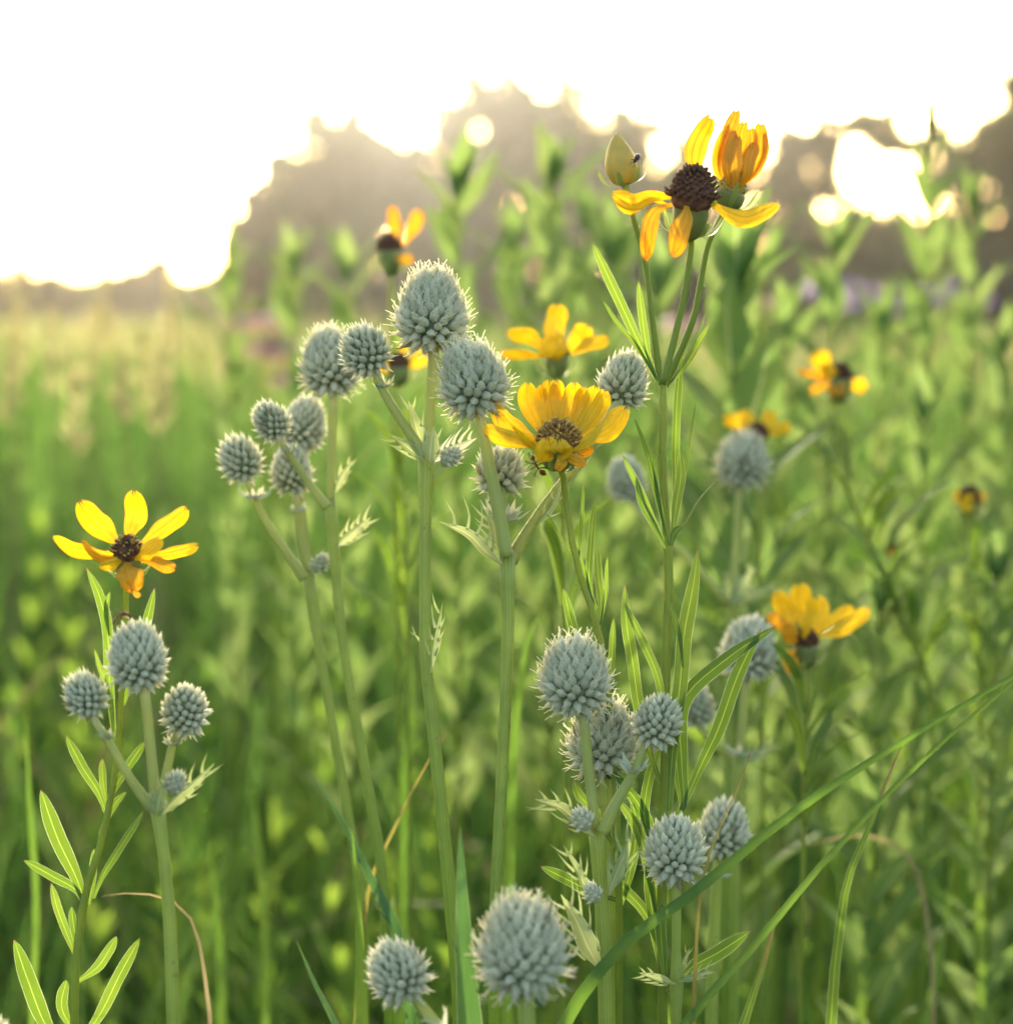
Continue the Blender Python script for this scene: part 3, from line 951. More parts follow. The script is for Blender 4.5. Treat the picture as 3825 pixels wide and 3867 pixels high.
stem(t, [(294, 1505), (298, 1540), (305, 1580), (314, 1664), (322, 1780), (327, 1932)], [32, 36, 23, 23, 25, 27, 27], d, ground=True)
bract_ring(t, 202, 1397, d - 0.004, 6, 28, 12)
bract_ring(t, 327, 1408, d + 0.01, 8, 36, 13)
side_bud(t, 326, 1500, d - 0.004, 1.15, 14)
spiny(t, [(300, 1540), (330, 1510), (365, 1480), (405, 1440)], d - 0.004, 24, 4, 0.2, 0.5)
spiny(t, [(296, 1535), (300, 1510), (305, 1478)], d - 0.01, 24, 2, 0.3, 0.1)
spiny(t, [(290, 1535), (286, 1510), (284, 1488)], d - 0.008, 16, 2, 0.3, 0.2)

# --- plant with bracted node and twin stalk behind
d = 0.655
t = ball_plant('pale plant with two heads above a spiny forked node', (1143, 1940), d)
f, a = ball_head(t, 1084, 1270, d - 0.004, 140, 146, -4, 4, 180, 'hair', 0.16, 0.92, 10, 0.5)
stem(t, [(1097, 1338), (1110, 1450), (1124, 1565)], [20, 21, 23], d - 0.004, 'ery_branch', 'branch', into=f + a * 0.002)
f, a = ball_head(t, 1243, 1357, d - 0.008, 98, 98, 10, 28, 120, 'plain', 0.06, 1.0, 6, 0.5, 0.4)
stem(t, [(1221, 1398), (1200, 1450), (1165, 1510), (1135, 1572)], [17, 18, 22, 26], d - 0.006, 'ery_branch', 'branch', into=f)
stem(t, [(1124, 1555), (1126, 1585), (1130, 1640), (1138, 1780), (1143, 1932)], [32, 38, 27, 28, 30, 31], d, ground=True)
bract_ring(t, 1195, 1460, d - 0.008, 6, 44, 17, 0.7)
spiny(t, [(1120, 1580), (1090, 1555), (1060, 1525), (1008, 1508)], d - 0.008, 26, 5, 0.26, 0.5, sides=(-1, 1))
spiny(t, [(1132, 1705), (1108, 1680), (1088, 1640), (1062, 1594)], d - 0.01, 20, 4, 0.24, 0.6)
spiny(t, [(1146, 1690), (1162, 1650), (1178, 1612), (1194, 1570)], d - 0.01, 24, 5, 0.32, 0.4)
spiny(t, [(1135, 1832), (1110, 1790), (1088, 1740), (1058, 1688)], d - 0.012, 40, 5, 0.28, 0.2)
side_bud(t, 1108, 1566, d - 0.012, 1.2, -25)
side_bud(t, 1126, 1702, d - 0.012, 1.0, -25)
d = 0.672
t = ball_plant('pale single head half hidden behind the stem of the two-headed plant', (1152, 1940), d)
f, a = ball_head(t, 1138, 1388, d, 138, 142, 2, 6, 165, 'hair', 0.14, 1.0, 9, 0.6)
stem(t, [(1141, 1455), (1146, 1600), (1152, 1760), (1156, 1932)], [22, 23, 23, 24], d, ground=True, into=f + a * 0.002)

# --- head in front of the long diagonal grass blade
d = 0.65
t = ball_plant('round pale head on a straight stalk crossed by the diagonal grass blade', (1276, 1940), d)
f, a = ball_head(t, 1274, 1597, d, 122, 120, 0, 16, 150, 'plain', 0.12, 1.0, 9, 0.55, 0.4)
stem(t, [(1276, 1655), (1276, 1740), (1276, 1835), (1277, 1855), (1276, 1890), (1276, 1932)], [19, 19, 19, 32, 22, 22], d, ground=True, into=f + a * 0.002)
spiny(t, [(1272, 1858), (1245, 1848), (1205, 1836)], d - 0.006, 16, 4, 0.3, 0.5)
spiny(t, [(1280, 1852), (1310, 1842), (1345, 1830)], d - 0.004, 14, 4, 0.25, 0.5)
spiny(t, [(1282, 1845), (1290, 1815), (1302, 1788)], d + 0.004, 12, 2, 0.3, 0.5)

# --- softer heads behind
d = 0.76
t = ball_plant('blurred round head behind the red-tipped grass blade', (1342, 1940), d)
f, a = ball_head(t, 1366, 1560, d, 104, 110, 6, 6, 140, 'plain', 0.15, 0.95, 7, 0.55)
stem(t, [(1356, 1620), (1348, 1740), (1342, 1932)], [22, 24, 26], d, ground=True, into=f)
bract_ring(t, 1352, 1655, d - 0.004, 4, 44, 12, 0.2)
d = 0.90
t = ball_plant('blurred blue-green dome head in front of a distant yellow flower', (1372, 1500), d)
f, a = ball_head(t, 1402, 864, d, 104, 100, 0, 4, 170, 'hair', 0.16, 0.85, 7, 0.5)
stem(t, [(1396, 912), (1390, 1000), (1383, 1120)], [13, 14, 17], d, 'ery_branch', 'branch', into=f + a * 0.002)
f, a = ball_head(t, 1180, 902, d, 78, 86, -10, 4, 120, 'plain', 0.1, 0.95, 6, 0.4)
stem(t, [(1192, 945), (1225, 985), (1300, 1055), (1375, 1140)], [13, 14, 16, 20], d, 'ery_branch', 'branch', into=f)
stem(t, [(1382, 1110), (1382, 1150), (1376, 1250), (1372, 1500)], [24, 26, 18, 18], d, ground=True)
spiny(t, [(1384, 1140), (1400, 1105), (1420, 1070)], d - 0.01, 26, 3, 0.3, 0.3)
spiny(t, [(1388, 1140), (1420, 1118), (1465, 1106)], d - 0.006, 20, 3, 0.25, 0.5)
spiny(t, [(1376, 1135), (1372, 1110), (1370, 1085)], d - 0.008, 20, 2, 0.3, 0.2)
d = 0.83
t = ball_plant('blurred blue-green round head behind the tips of the long forked leaf', (1390, 1600), d)
f, a = ball_head(t, 1413, 1220, d, 112, 118, 4, 4, 160, 'plain', 0.16, 0.92, 8, 0.5)
stem(t, [(1408, 1280), (1402, 1350), (1396, 1430)], [17, 17, 19], d, 'ery_branch', 'branch', into=f + a * 0.002)
f, a = ball_head(t, 1313, 1328, d + 0.01, 72, 92, -8, 4, 110, 'plain', 0.1, 1.0, 5, 0.5)
stem(t, [(1322, 1375), (1345, 1400), (1388, 1440)], [12, 13, 18], d + 0.006, 'ery_branch', 'branch', into=f)
stem(t, [(1396, 1415), (1394, 1450), (1390, 1500), (1388, 1600)], [24, 27, 18, 18], d, ground=True)
spiny(t, [(1398, 1440), (1425, 1425), (1472, 1400)], d - 0.008, 16, 4, 0.25, 0.4)
bract_ring(t, 1394, 1425, d - 0.004, 5, 36, 12, 0.5)

# --- heads near the lens at the bottom
d = 0.585
t = ball_plant('largest blurred pale dome head, low among grass with bright side bracts', (996, 1950), d)
f, a = ball_head(t, 985, 1778, d, 176, 176, -2, 6, 190, 'hair', 0.16, 0.9, 11, 0.6)
stem(t, [(990, 1862), (994, 1932), (996, 2000)], [34, 36, 38], d, ground=True, into=f + a * 0.002)
d = 0.60
t = ball_plant('small pale head bent aside on a cream stalk, low among grass', (850, 1985), d)
f, a = ball_head(t, 747, 1828, d, 118, 120, -24, 18, 130, 'long', 0.1, 1.0, 6, 0.5, 0.4)
stem(t, [(775, 1875), (800, 1905), (838, 1955)], [20, 24, 28], d, 'ery_branch', 'branch', into=f)
stem(t, [(838, 1945), (842, 1990), (845, 2060)], [34, 32, 30], d, ground=True)
spiny(t, [(836, 1950), (838, 1925), (842, 1900)], d - 0.004, 12, 2, 0.3, 0.4, 'pale_bract')
spiny(t, [(832, 1950), (815, 1930), (800, 1925)], d - 0.004, 12, 2, 0.3, 0.4, 'pale_bract')
d = 0.60
t = ball_plant('pale head of which only the spiky crown shows above the frame edge', (-4, 2060), d)
f, a = ball_head(t, -14, 1968, d, 90, 96, 4, 10, 100, 'long', 0.1, 1.0, 4, 0.4)
stem(t, [(-12, 2015), (-8, 2100)], [16, 18], d, ground=True, into=f)


def long_leaf(label, pts, d, w, teeth=7, mat='ery_leaf', roll=0.0):
    q = [P(p[0], p[1], d) for p in pts]
    b = Vector((q[0].x, q[0].y, -0.01))
    th = Thing('spiny_leaf', b, label, 'leaf', 'long spine-edged leaves rising from the ground')
    mb = MB()
    allp = [b] + q
    mb.ribbon(allp, px(w, d), roll, 0.35, 'sword', 90, 6)
    c = spline(allp, 60)
    for i in range(teeth * 2):
        k = int(46 + 12 * i / (teeth * 2))
        T = (c[k + 1] - c[k - 1]).normalized()
        sd = T.cross(c[k] - CAM).normalized() * (1 if i % 2 else -1)
        e0 = c[k] + sd * px(w, d) * 0.5 * PROF['sword'](k / 60) * 0.98
        dr = (T * 1.0 + sd * random.uniform(.15, .45)).normalized()
        ln = px(random.uniform(20, 44), d)
        mb.ribbon([e0 - dr * ln * 0.2, e0 + dr * ln * 0.5, e0 + dr * ln], px(5, d), 0, 0.1, 'spine', 4, 2)
    th.part('blade', mb, M[mat])


long_leaf('upright spine-edged green leaf beside the largest low dome head', [(890, 2000), (880, 1850), (872, 1700), (868, 1560)], 0.61, 56, 7)
long_leaf('slanting spine-edged leaf tip in front of the blurred pale stems', [(760, 1800), (700, 1660), (640, 1540), (583, 1455)], 0.74, 22, 7)
long_leaf('short slanting leaf tip between grass near the bent small head', [(650, 1980), (600, 1870), (558, 1772)], 0.62, 26, 4)


# ------------------------------------------------------------------ yellow flowers (coreopsis)
def disc_mb(cen, R, w, dome, n=110, lift=1.0):
    mb = MB(0.5)
    r = w * 0.5
    mb.lathe([(r * 0.75, -dome * 0.5), (r * 0.98, -dome * 0.1), (r * 0.92, dome * 0.3), (r * 0.7, dome * 0.68), (r * 0.38, dome * 0.9), (r * 0.06, dome * 0.97)], 14, cen, R, 0.03)
    for i in range(n):
        q = math.sqrt((i + 0.5) / n)
        an = i * 2.39996
        p = Vector((r * q * math.cos(an), r * q * math.sin(an), dome * (1 - q ** 2.2) * 0.97))
        nrm = Vector((math.cos(an) * q * 0.9, math.sin(an) * q * 0.9, 1.0 - 0.5 * q)).normalized()
        nrm = (nrm + Vector((random.uniform(-.25, .25), random.uniform(-.25, .25), random.uniform(-.1, .2)))).normalized()
        s_ = r * 0.075 * random.uniform(.8, 1.3)
        ln = r * 0.22 * random.uniform(.6, 1.5) * lift
        mb.tube([cen + R @ p, cen + R @ (p + nrm * ln * 0.6), cen + R @ (p + nrm * ln)], [s_ * 0.8, s_ * 1.25, s_ * 0.7], 5, 2)
    return mb


def pollen_mb(cen, R, w, dome, n=64):
    mb = MB(0.5)
    r = w * 0.5
    for i in range(n):
        q = random.uniform(0.35, 1.0)
        an = random.uniform(0, 6.283)
        p = Vector((r * q * math.cos(an), r * q * math.sin(an), dome * (1 - q ** 2.2)))
        nrm = (Vector((math.cos(an) * q, math.sin(an) * q, 1.0)) + Vector((random.uniform(-.4, .4), random.uniform(-.4, .4), 0))).normalized()
        e = p + nrm * r * 0.42
        mb.tube([cen + R @ p, cen + R @ (p + nrm * r * 0.3), cen + R @ (e + Vector((random.uniform(-.1, .1), random.uniform(-.1, .1), -.06)) * r)], [r * .034, r * .036, r * .05], 4, 4)
    return mb


def flower(th, u, v, d, w, petals, roll=0, toward=15, dome=0.55, cup=(46, 46), mat='petal', disc='disc', bracts=8, blen=30, old=False, pollen=True, name='flower_head'):
    """Open flower: disc centre at (u, v), disc width w; petals as ([(u, v, mm of depth), ...], width, roll, [material])."""
    ax = tilt_axis(roll, toward)
    R = basis(ax)
    cen = P(u, v, d)
    W = px(w, d)
    cw, ch = px(cup[0], d), px(cup[1], d)
    cm = MB(0.5)
    cm.lathe([(cw * 0.12, -ch), (cw * 0.34, -ch * 0.86), (cw * 0.48, -ch * 0.5), (cw * 0.5, -ch * 0.15), (cw * 0.46, 0.0)], 14, cen, R)
    ho = th.part(name, cm, M['cup'])
    foot = cen - ax * ch
    th.part('disc', disc_mb(cen, R, W, W * dome, 120, 1.3 if old else 1.0), M[disc], ho)
    if pollen:
        th.part('stamens', pollen_mb(cen, R, W, W * dome), M['pollen'], ho)
    for i in range(bracts):
        an = 6.283 * i / bracts + 0.3
        o = R @ Vector((math.cos(an), math.sin(an), 0))
        mb = MB()
        s0 = foot + ax * ch * 0.12 + o * cw * 0.28
        L = px(blen, d) * random.uniform(.8, 1.2)
        mb.ribbon([s0, s0 + o * cw * 0.42 + ax * L * 0.3, s0 + o * cw * 0.66 + ax * L], px(10, d), 0, 0.2, 'leaf', 8, 2, ref=o)
        th.part('bract', mb, M['cup_bract'], ho)
    for p in petals:
        pts, wd, rl = p[0], p[1], p[2]
        m = p[3] if len(p) > 3 else mat
        q = [P(a[0], a[1], d + (a[2] if len(a) > 2 else 0) * 0.001) for a in pts]
        mb = MB()
        mb.ribbon(q, px(wd * 0.93, d), rl, 0.14, 'petal', 18, 16, groove=0.075, wave=0.10, curl=random.uniform(-.7, .7))
        th.part('petal', mb, M[m], ho)
    return foot, ax


def bud_head(th, u, v, d, w, h, roll, label_mat='bud', bracts=7, blen=36, name='flower_bud'):
    ax = tilt_axis(roll, 4)
    R = basis(ax)
    W, H = px(w, d), px(h, d)
    foot = P(u, v, d) - ax * H * 0.5
    mb = MB(0.5)
    mb.lathe([(W * .1, 0), (W * .36, H * .08), (W * .5, H * .3), (W * .48, H * .5), (W * .36, H * .72), (W * .2, H * .9), (W * .04, H)], 14, foot, R, 0.03)
    ho = th.part(name, mb, M[label_mat])
    for i in range(bracts):
        an = 6.283 * i / bracts
        o = R @ Vector((math.cos(an), math.sin(an), 0))
        b = MB()
        L = px(blen, d) * random.uniform(.85, 1.15)
        s0 = foot + o * W * 0.08
        b.ribbon([s0, s0 + o * W * 0.5 + ax * L * 0.25, s0 + o * W * 0.74 + ax * L * 0.95], px(11, d), 0, 0.2, 'strap', 8, 2, ref=o)
        th.part('bract', b, M['cup_bract'], ho)
    return foot, ax


def leaf(th, lobes, d, mat='cor_leaf', name='leaf'):
    """One leaf: lobes as ([(u, v[, mm])...] base to tip, width[, roll])."""
    mb = MB()
    for lb in lobes:
        pts, w = lb[0], lb[1]
        rl = lb[2] if len(lb) > 2 else random.uniform(-.35, .35)
        q = [P(p[0], p[1], d + (p[2] if len(p) > 2 else 0) * 0.001) for p in pts]
        mb.ribbon(q, px(w * 0.8, d), rl, 0.2, 'leaf', 20, 8, wave=0.05, curl=random.uniform(-.5, .5))
    return th.part(name, mb, M[mat])


def yellow_plant(label, bottom, d, group='yellow-flowered plants'):
    return Thing('coreopsis', ground_under(P(bottom[0], bottom[1], d)), label, 'wildflower', group)


# --- tall plant with bud, open old flower and closed flower
d = 0.66
t = yellow_plant('tallest yellow-flowered plant with a bud, a wilting bloom and a closed bloom', (1250, 1940), d)
f, a = flower(t, 1306, 372, d - 0.012, 84, [
    ([(1312, 345, 4), (1308, 290, 8), (1322, 250, 9), (1340, 221, 4)], 50, 0.15),
    ([(1275, 372, 0), (1230, 372, -2), (1190, 384, -6), (1157, 366, -4)], 38, 0.5),
    ([(1264, 388, 4), (1222, 372, 4), (1185, 392, 2), (1162, 372, 2)], 26, -0.6),
    ([(1268, 385, -4), (1236, 398, -8), (1222, 430, -10), (1217, 488, -8)], 36, -0.1, 'old_petal'),
    ([(1296, 388, -6), (1292, 410, -12), (1280, 440, -14), (1268, 480, -12)], 42, 0.1, 'old_petal'),
    ([(1338, 380, -2), (1365, 396, -6), (1410, 410, -9), (1466, 384, -8)], 38, 0.25)],
    4, 14, 0.62, (70, 84), 'petal', 'old_disc', 9, 46, True, False)
stem(t, [(1304, 462), (1302, 480), (1294, 540), (1272, 640), (1250, 725)], [13, 13, 14, 14, 15], d - 0.004, 'cor_stem', 'branch', into=f + a * 0.003)
f, a = bud_head(t, 1170, 301, d, 62, 98, -10)
stem(t, [(1180, 352), (1192, 400), (1218, 500), (1230, 600), (1246, 725)], [13, 11, 11, 12, 15], d, 'cor_stem', 'branch', into=f + a * 0.002)
# closed flower: a bundle of furled petals over a green cup
ax = tilt_axis(14, 4)
cl = [([(1376, 352), (1362, 315), (1370, 255), (1390, 206)], 34, .2), ([(1384, 352), (1392, 310), (1398, 250), (1404, 228)], 28, -.2), ([(1394, 350), (1404, 315), (1416, 270), (1414, 240)], 28, .1),
      ([(1398, 352), (1420, 318), (1432, 280), (1436, 231)], 30, .3), ([(1402, 350), (1428, 320), (1440, 290), (1441, 252)], 22, .6), ([(1370, 352), (1354, 320), (1358, 280), (1376, 238)], 26, -.5),
      ([(1386, 354, -6), (1388, 325, -8), (1386, 290, -7), (1392, 255, -4)], 32, 0), ([(1378, 354, -4), (1370, 320, -7), (1374, 285, -6), (1384, 245, -2)], 26, .3),
      ([(1396, 354, -4), (1410, 325, -7), (1414, 300, -6), (1424, 268, -3)], 28, -.2)]
cup_c = P(1376, 366, d - 0.002)
f, a = flower(t, 1379, 360, d + 0.004, 50, [(p, w_, r_, 'old_petal') for p, w_, r_ in cl], 14, 4, 0.9, (58, 40), 'petal', 'bud', 7, 52, False, False, 'closed_flower')
stem(t, [(1368, 395), (1338, 455), (1322, 530), (1308, 600), (1254, 728)], [12, 11, 12, 13, 15], d + 0.008, 'cor_stem', 'branch', into=f + a * 0.003)
stem(t, [(1250, 715), (1252, 745), (1249, 830), (1252, 930), (1260, 1040), (1262, 1090), (1258, 1200), (1255, 1300), (1255, 1450), (1250, 1600), (1248, 1750), (1250, 1932)],
     [18, 17, 17, 17, 19, 18, 18, 19, 20, 20, 20, 20], d, 'cor_stem', ground=True, ns=14)
leaf(t, [([(1243, 725), (1222, 680), (1203, 642), (1165, 560), (1117, 456)], 24, .1), ([(1236, 712), (1210, 668), (1190, 640), (1160, 605), (1137, 566)], 14, .5), ([(1240, 718), (1226, 680), (1216, 630), (1204, 529)], 18, .2)], d - 0.004)
leaf(t, [([(1262, 725), (1285, 690), (1312, 640), (1330, 590)], 15, .8), ([(1264, 722), (1290, 695), (1318, 650), (1338, 612)], 18, -.5)], d + 0.004)
leaf(t, [([(1268, 1000), (1274, 930), (1274, 850), (1278, 740), (1288, 655)], 22, .3)], d + 0.012)
leaf(t, [([(1272, 990), (1290, 900), (1300, 830), (1313, 755)], 13, .7)], d + 0.01)
leaf(t, [([(1268, 1010), (1276, 950), (1284, 900), (1283, 853)], 24, .1)], d - 0.006)
leaf(t, [([(1272, 1020), (1290, 992), (1320, 940), (1354, 904)], 14, 1.15)], d - 0.006)
leaf(t, [([(1262, 1030), (1245, 960), (1222, 860), (1196, 787)], 16, .3), ([(1255, 1010), (1240, 930), (1232, 842)], 11, .5)], d - 0.007)
leaf(t, [([(1256, 1025), (1235, 985), (1205, 920), (1174, 857)], 15, .4)], d - 0.005)
leaf(t, [([(1256, 1035), (1238, 998), (1212, 950), (1200, 898)], 17, -.2)], d - 0.009)
leaf(t, [([(1266, 1030), (1272, 1005), (1286, 992)], 20, .5)], d - 0.012)
leaf(t, [([(1262, 1530), (1270, 1400), (1284, 1280), (1290, 1200), (1308, 1104), (1317, 1034)], 36, .1), ([(1288, 1260), (1282, 1200), (1270, 1160), (1260, 1128)], 12, .4)], d - 0.005)
leaf(t, [([(1250, 1420), (1244, 1290), (1212, 1209), (1174, 1130)], 20, .3)], d - 0.006)
leaf(t, [([(1246, 1480), (1212, 1370), (1192, 1240), (1182, 1180), (1178, 1103)], 28, -.15)], d - 0.001)
leaf(t, [([(1262, 1560), (1288, 1526), (1286, 1440), (1288, 1325), (1374, 1241), (1466, 1180)], 37, .15), ([(1286, 1530), (1320, 1450), (1354, 1378), (1396, 1264), (1436, 1187)], 33, -.2)], d - 0.003)
leaf(t, [([(1262, 1570), (1285, 1530), (1278, 1450), (1282, 1350)], 22, .4)], d + 0.006)
leaf(t, [([(1248, 1680), (1240, 1610), (1211, 1529), (1185, 1490), (1157, 1455)], 26, .2), ([(1240, 1620), (1216, 1545), (1222, 1480), (1242, 1410)], 24, .4)], d + 0.004)
leaf(t, [([(1246, 1760), (1225, 1640), (1200, 1560), (1160, 1500)], 26, -.2)], d + 0.006)
leaf(t, [([(1246, 1790), (1215, 1720), (1180, 1680), (1150, 1640)], 24, .2)], d + 0.008)
leaf(t, [([(1250, 1850), (1236, 1760), (1225, 1680), (1222, 1620)], 26, .3)], d + 0.006)
leaf(t, [([(1254, 1850), (1248, 1780), (1246, 1740), (1248, 1705)], 24, .1)], d - 0.004)
leaf(t, [([(1258, 1880), (1300, 1830), (1360, 1795), (1415, 1758)], 34, .2)], d - 0.002)
leaf(t, [([(1390, 1990), (1420, 1900), (1450, 1800), (1468, 1705)], 34, .3)], d + 0.004) if False else None

# --- plant with the sharp open bloom
d = 0.655
t = yellow_plant('plant with the sharpest open yellow bloom, an ant under its petals', (1170, 1700), d)
B = lambda x, y, z=0: (900 + 0.157 * x, 700 + 0.157 * y, z)
f, a = flower(t, 1053, 830, d, 76, [
    ([B(830, 800, 5), B(700, 560, 9), B(620, 350, 11), B(610, 165, 9)], 42, .1),
    ([B(880, 790, 6), B(800, 520, 11), B(770, 340, 13), B(775, 190, 11)], 30, -.1),
    ([B(930, 780, 6), B(900, 520, 12), B(880, 330, 14), B(880, 135, 12)], 44, .05),
    ([B(1000, 780, 6), B(1000, 520, 11), B(985, 330, 13), B(960, 135, 11)], 38, -.1),
    ([B(1050, 790, 6), B(1100, 520, 11), B(1150, 340, 12), B(1170, 165, 10)], 44, .1),
    ([B(1110, 800, 5), B(1200, 560, 9), B(1260, 380, 10), B(1290, 212, 8)], 34, .2),
    ([B(1150, 810, 4), B(1260, 600, 7), B(1370, 400, 7), B(1430, 205, 5)], 38, .1),
    ([B(1180, 830, 2), B(1320, 660, 3), B(1450, 470, 2), B(1540, 250, 0)], 36, .3),
    ([B(1200, 870, -1), B(1370, 800, -2), B(1580, 690, -3), B(1785, 455, -4)], 44, .2),
    ([B(1130, 960, -5), B(1250, 890, -8), B(1390, 770, -11), B(1520, 575, -12)], 30, .75),
    ([B(760, 840, 1), B(560, 750, 2), B(360, 620, 3), B(215, 440, 2)], 38, -.2),
    ([B(740, 880, -1), B(520, 870, -3), B(290, 790, -4), B(85, 685, -3)], 36, .35),
    ([B(800, 960, -5), B(640, 900, -9), B(520, 770, -11), B(420, 655, -12)], 28, .5),
    ([B(900, 980, -6), B(880, 990, -10), B(860, 950, -14), B(850, 830, -15)], 52, 0),
    ([B(1000, 990, -6), B(1010, 1000, -11), B(1000, 950, -14), B(985, 845, -14)], 46, .2),
    ([B(1060, 1000, -7), B(1120, 1050, -11), B(1200, 1090, -12), B(1290, 1135, -12)], 22, -.4, 'old_petal'),
    ([B(1030, 1040, -8), B(1040, 1085, -11), B(1000, 1120, -12), B(955, 1195, -11)], 22, .3, 'old_petal'),
    ([B(1180, 950, -2), B(1270, 990, -3), B(1330, 960, -4), B(1345, 905, -5)], 20, .1, 'old_petal')],
    2, 22, 0.42, (74, 62), 'petal', 'disc', 9, 44)
stem(t, [(1063, 900), (1066, 925), (1074, 985), (1087, 1062), (1108, 1125), (1126, 1180), (1137, 1228), (1150, 1330), (1160, 1480), (1168, 1700)], [13, 13, 13, 13, 12, 12, 12, 12, 13, 14, 14], d + 0.012, 'cor_stem', ground=True, ns=12, into=f + a * 0.004)
for pts, w in (([(1090, 1065), (1096, 1000), (1100, 914)], 11), ([(1128, 1180), (1112, 1100), (1115, 1020), (1123, 938)], 17), ([(1130, 1185), (1134, 1140), (1128, 1080), (1126, 1031)], 19), ([(1132, 1180), (1142, 1130), (1146, 1050)], 11),
               ([(1128, 1150), (1108, 1118), (1080, 1100)], 10), ([(1124, 1175), (1105, 1090), (1084, 1016)], 10), ([(1140, 1290), (1085, 1195), (1062, 1110)], 25), ([(1145, 1330), (1153, 1259), (1158, 1166)], 18),
               ([(1152, 1470), (1110, 1400), (1090, 1330), (1080, 1270)], 24), ([(1160, 1600), (1120, 1530), (1092, 1500), (1082, 1470)], 24), ([(1165, 1700), (1110, 1680), (1060, 1655), (1020, 1635)], 26), ([(1168, 1720), (1190, 1640), (1200, 1560), (1190, 1500)], 22)):
    leaf(t, [(pts, w)], d + 0.014)
leaf(t, [([(1086, 1062), (1060, 1020), (1035, 975), (1012, 958)], 8, 1.1)], d + 0.004)

# --- lone ragged flower
d = 0.635
t = yellow_plant('lone ragged yellow flower with spread petals above the three-headed pale plant', (140, 1940), d)
B = lambda x, y, z=0: (0.2588 * x, 900 + 0.2588 * y, z)
f, a = flower(t, 241, 1042, d, 56, [
    ([B(950, 480, 4), B(955, 380, 7), B(985, 260, 9), B(975, 118, 7)], 46, .1),
    ([B(880, 490, 3), B(790, 420, 6), B(690, 330, 7), B(590, 195, 5)], 50, .1),
    ([B(850, 550, 0), B(720, 570, -2), B(540, 540, -3), B(392, 450, -3)], 36, .3),
    ([B(860, 590, -3), B(740, 600, -7), B(650, 550, -8), B(595, 470, -8)], 24, .5, 'old_petal'),
    ([B(1010, 500, 3), B(1120, 420, 5), B(1230, 340, 6), B(1350, 235, 4)], 40, .1),
    ([B(1050, 550, 1), B(1180, 560, 1), B(1310, 540, 0), B(1435, 500, -1)], 27, .4),
    ([B(980, 600, -3), B(1040, 570, -7), B(1110, 510, -9), B(1165, 455, -9)], 32, .1),
    ([B(1030, 610, -2), B(1110, 610, -4), B(1190, 640, -5), B(1270, 665, -5)], 27, .5, 'old_petal'),
    ([B(930, 620, -4), B(930, 680, -9), B(950, 760, -10), B(970, 830, -9)], 52, 0, 'old_petal'),
    ([B(890, 610, -3), B(830, 640, -8), B(780, 660, -9), B(735, 660, -9)], 28, .4),
    ([B(970, 800, -8), B(990, 840, -9), B(1020, 870, -9)], 14, .3, 'old_petal')],
    4, 24, 0.5, (52, 56), 'petal', 'old_disc', 8, 34)
stem(t, [(237, 1120), (236, 1180), (230, 1290), (224, 1390), (213, 1485), (188, 1601), (160, 1690), (145, 1800), (140, 1932)], [13, 13, 12, 12, 13, 14, 16, 17, 17, 17], d + 0.012, 'cor_stem', ground=True, ns=12, into=f + a * 0.004)
C = lambda x, y: (0.314 * x, 1350 + 0.314 * y)
leaf(t, [([(216, 1400), (207, 1288), (202, 1185), (186, 1120), (163, 1070)], 26, .1), ([(206, 1200), (200, 1150), (207, 1116)], 12, .2)], d + 0.012)
for pts, w in (([(232, 1330), (262, 1240), (277, 1174), (292, 1109)], 23), ([(217, 1400), (207, 1304), (190, 1265), (178, 1224)], 13), ([C(640, 600), C(590, 460), C(500, 320), C(397, 122)], 23), ([C(520, 1160), C(460, 980), C(350, 750), C(243, 447)], 38),
               ([C(510, 1150), C(460, 1055), C(320, 970), C(142, 872)], 23), ([C(660, 500), C(700, 420), C(780, 290), C(872, 158)], 21), ([C(560, 1100), C(620, 960), C(730, 780), C(862, 578)], 20), ([C(530, 1150), C(555, 1000), C(565, 800)], 17),
               ([C(470, 1480), C(400, 1310), C(340, 1150), C(308, 1008)], 23), ([C(470, 1600), C(590, 1510), C(650, 1420), C(702, 1328)], 25), ([C(460, 1990), C(600, 1800), C(720, 1560), C(842, 1338)], 30), ([C(440, 1990), C(300, 1900), C(170, 1600), C(83, 1348)], 42),
               ([C(440, 1900), C(370, 1750), C(400, 1590)], 26), ([C(640, 520), C(620, 400), C(615, 260)], 18), ([C(470, 1420), C(440, 1250), C(430, 1150)], 18), ([C(600, 720), C(650, 600), C(700, 520), C(760, 460)], 16)):
    leaf(t, [(pts, w)], d + 0.014)


# --- blurred flowers behind
def far_flower(label, u, v, d, w, petals, stem_pts, roll=0, toward=10, cup=(40, 42), sw=9, old=False, leaves=10, pollen=False, bl=24):
    t = yellow_plant(label, stem_pts[-1], d)
    f, a = flower(t, u, v, d, w, petals, roll, toward, 0.55, cup, 'old_petal' if old else 'petal', 'old_disc', 6, bl, True, pollen)
    stem(t, stem_pts, [sw] * (len(stem_pts)), d, 'cor_stem', ground=True, ns=8, into=f + a * 0.003)
    c = spline([P(p[0], p[1], d) for p in stem_pts], 20)
    for i in range(leaves):
        k = 5 + int(15 * i / leaves)
        an = random.uniform(0, 6.283)
        o = Vector((math.cos(an), math.sin(an), 0))
        L = random.uniform(0.035, 0.06)
        mb = MB()
        mb.ribbon([c[k], c[k] + (o * .5 + Vector((0, 0, .8))).normalized() * L * .5, c[k] + (o * .7 + Vector((0, 0, .7))).normalized() * L], 0.005, 0, .2, 'leaf', 6, 2, ref=Vector((-o.x, -o.y, 1)))
        t.part('leaf', mb, M['cor_leaf'])


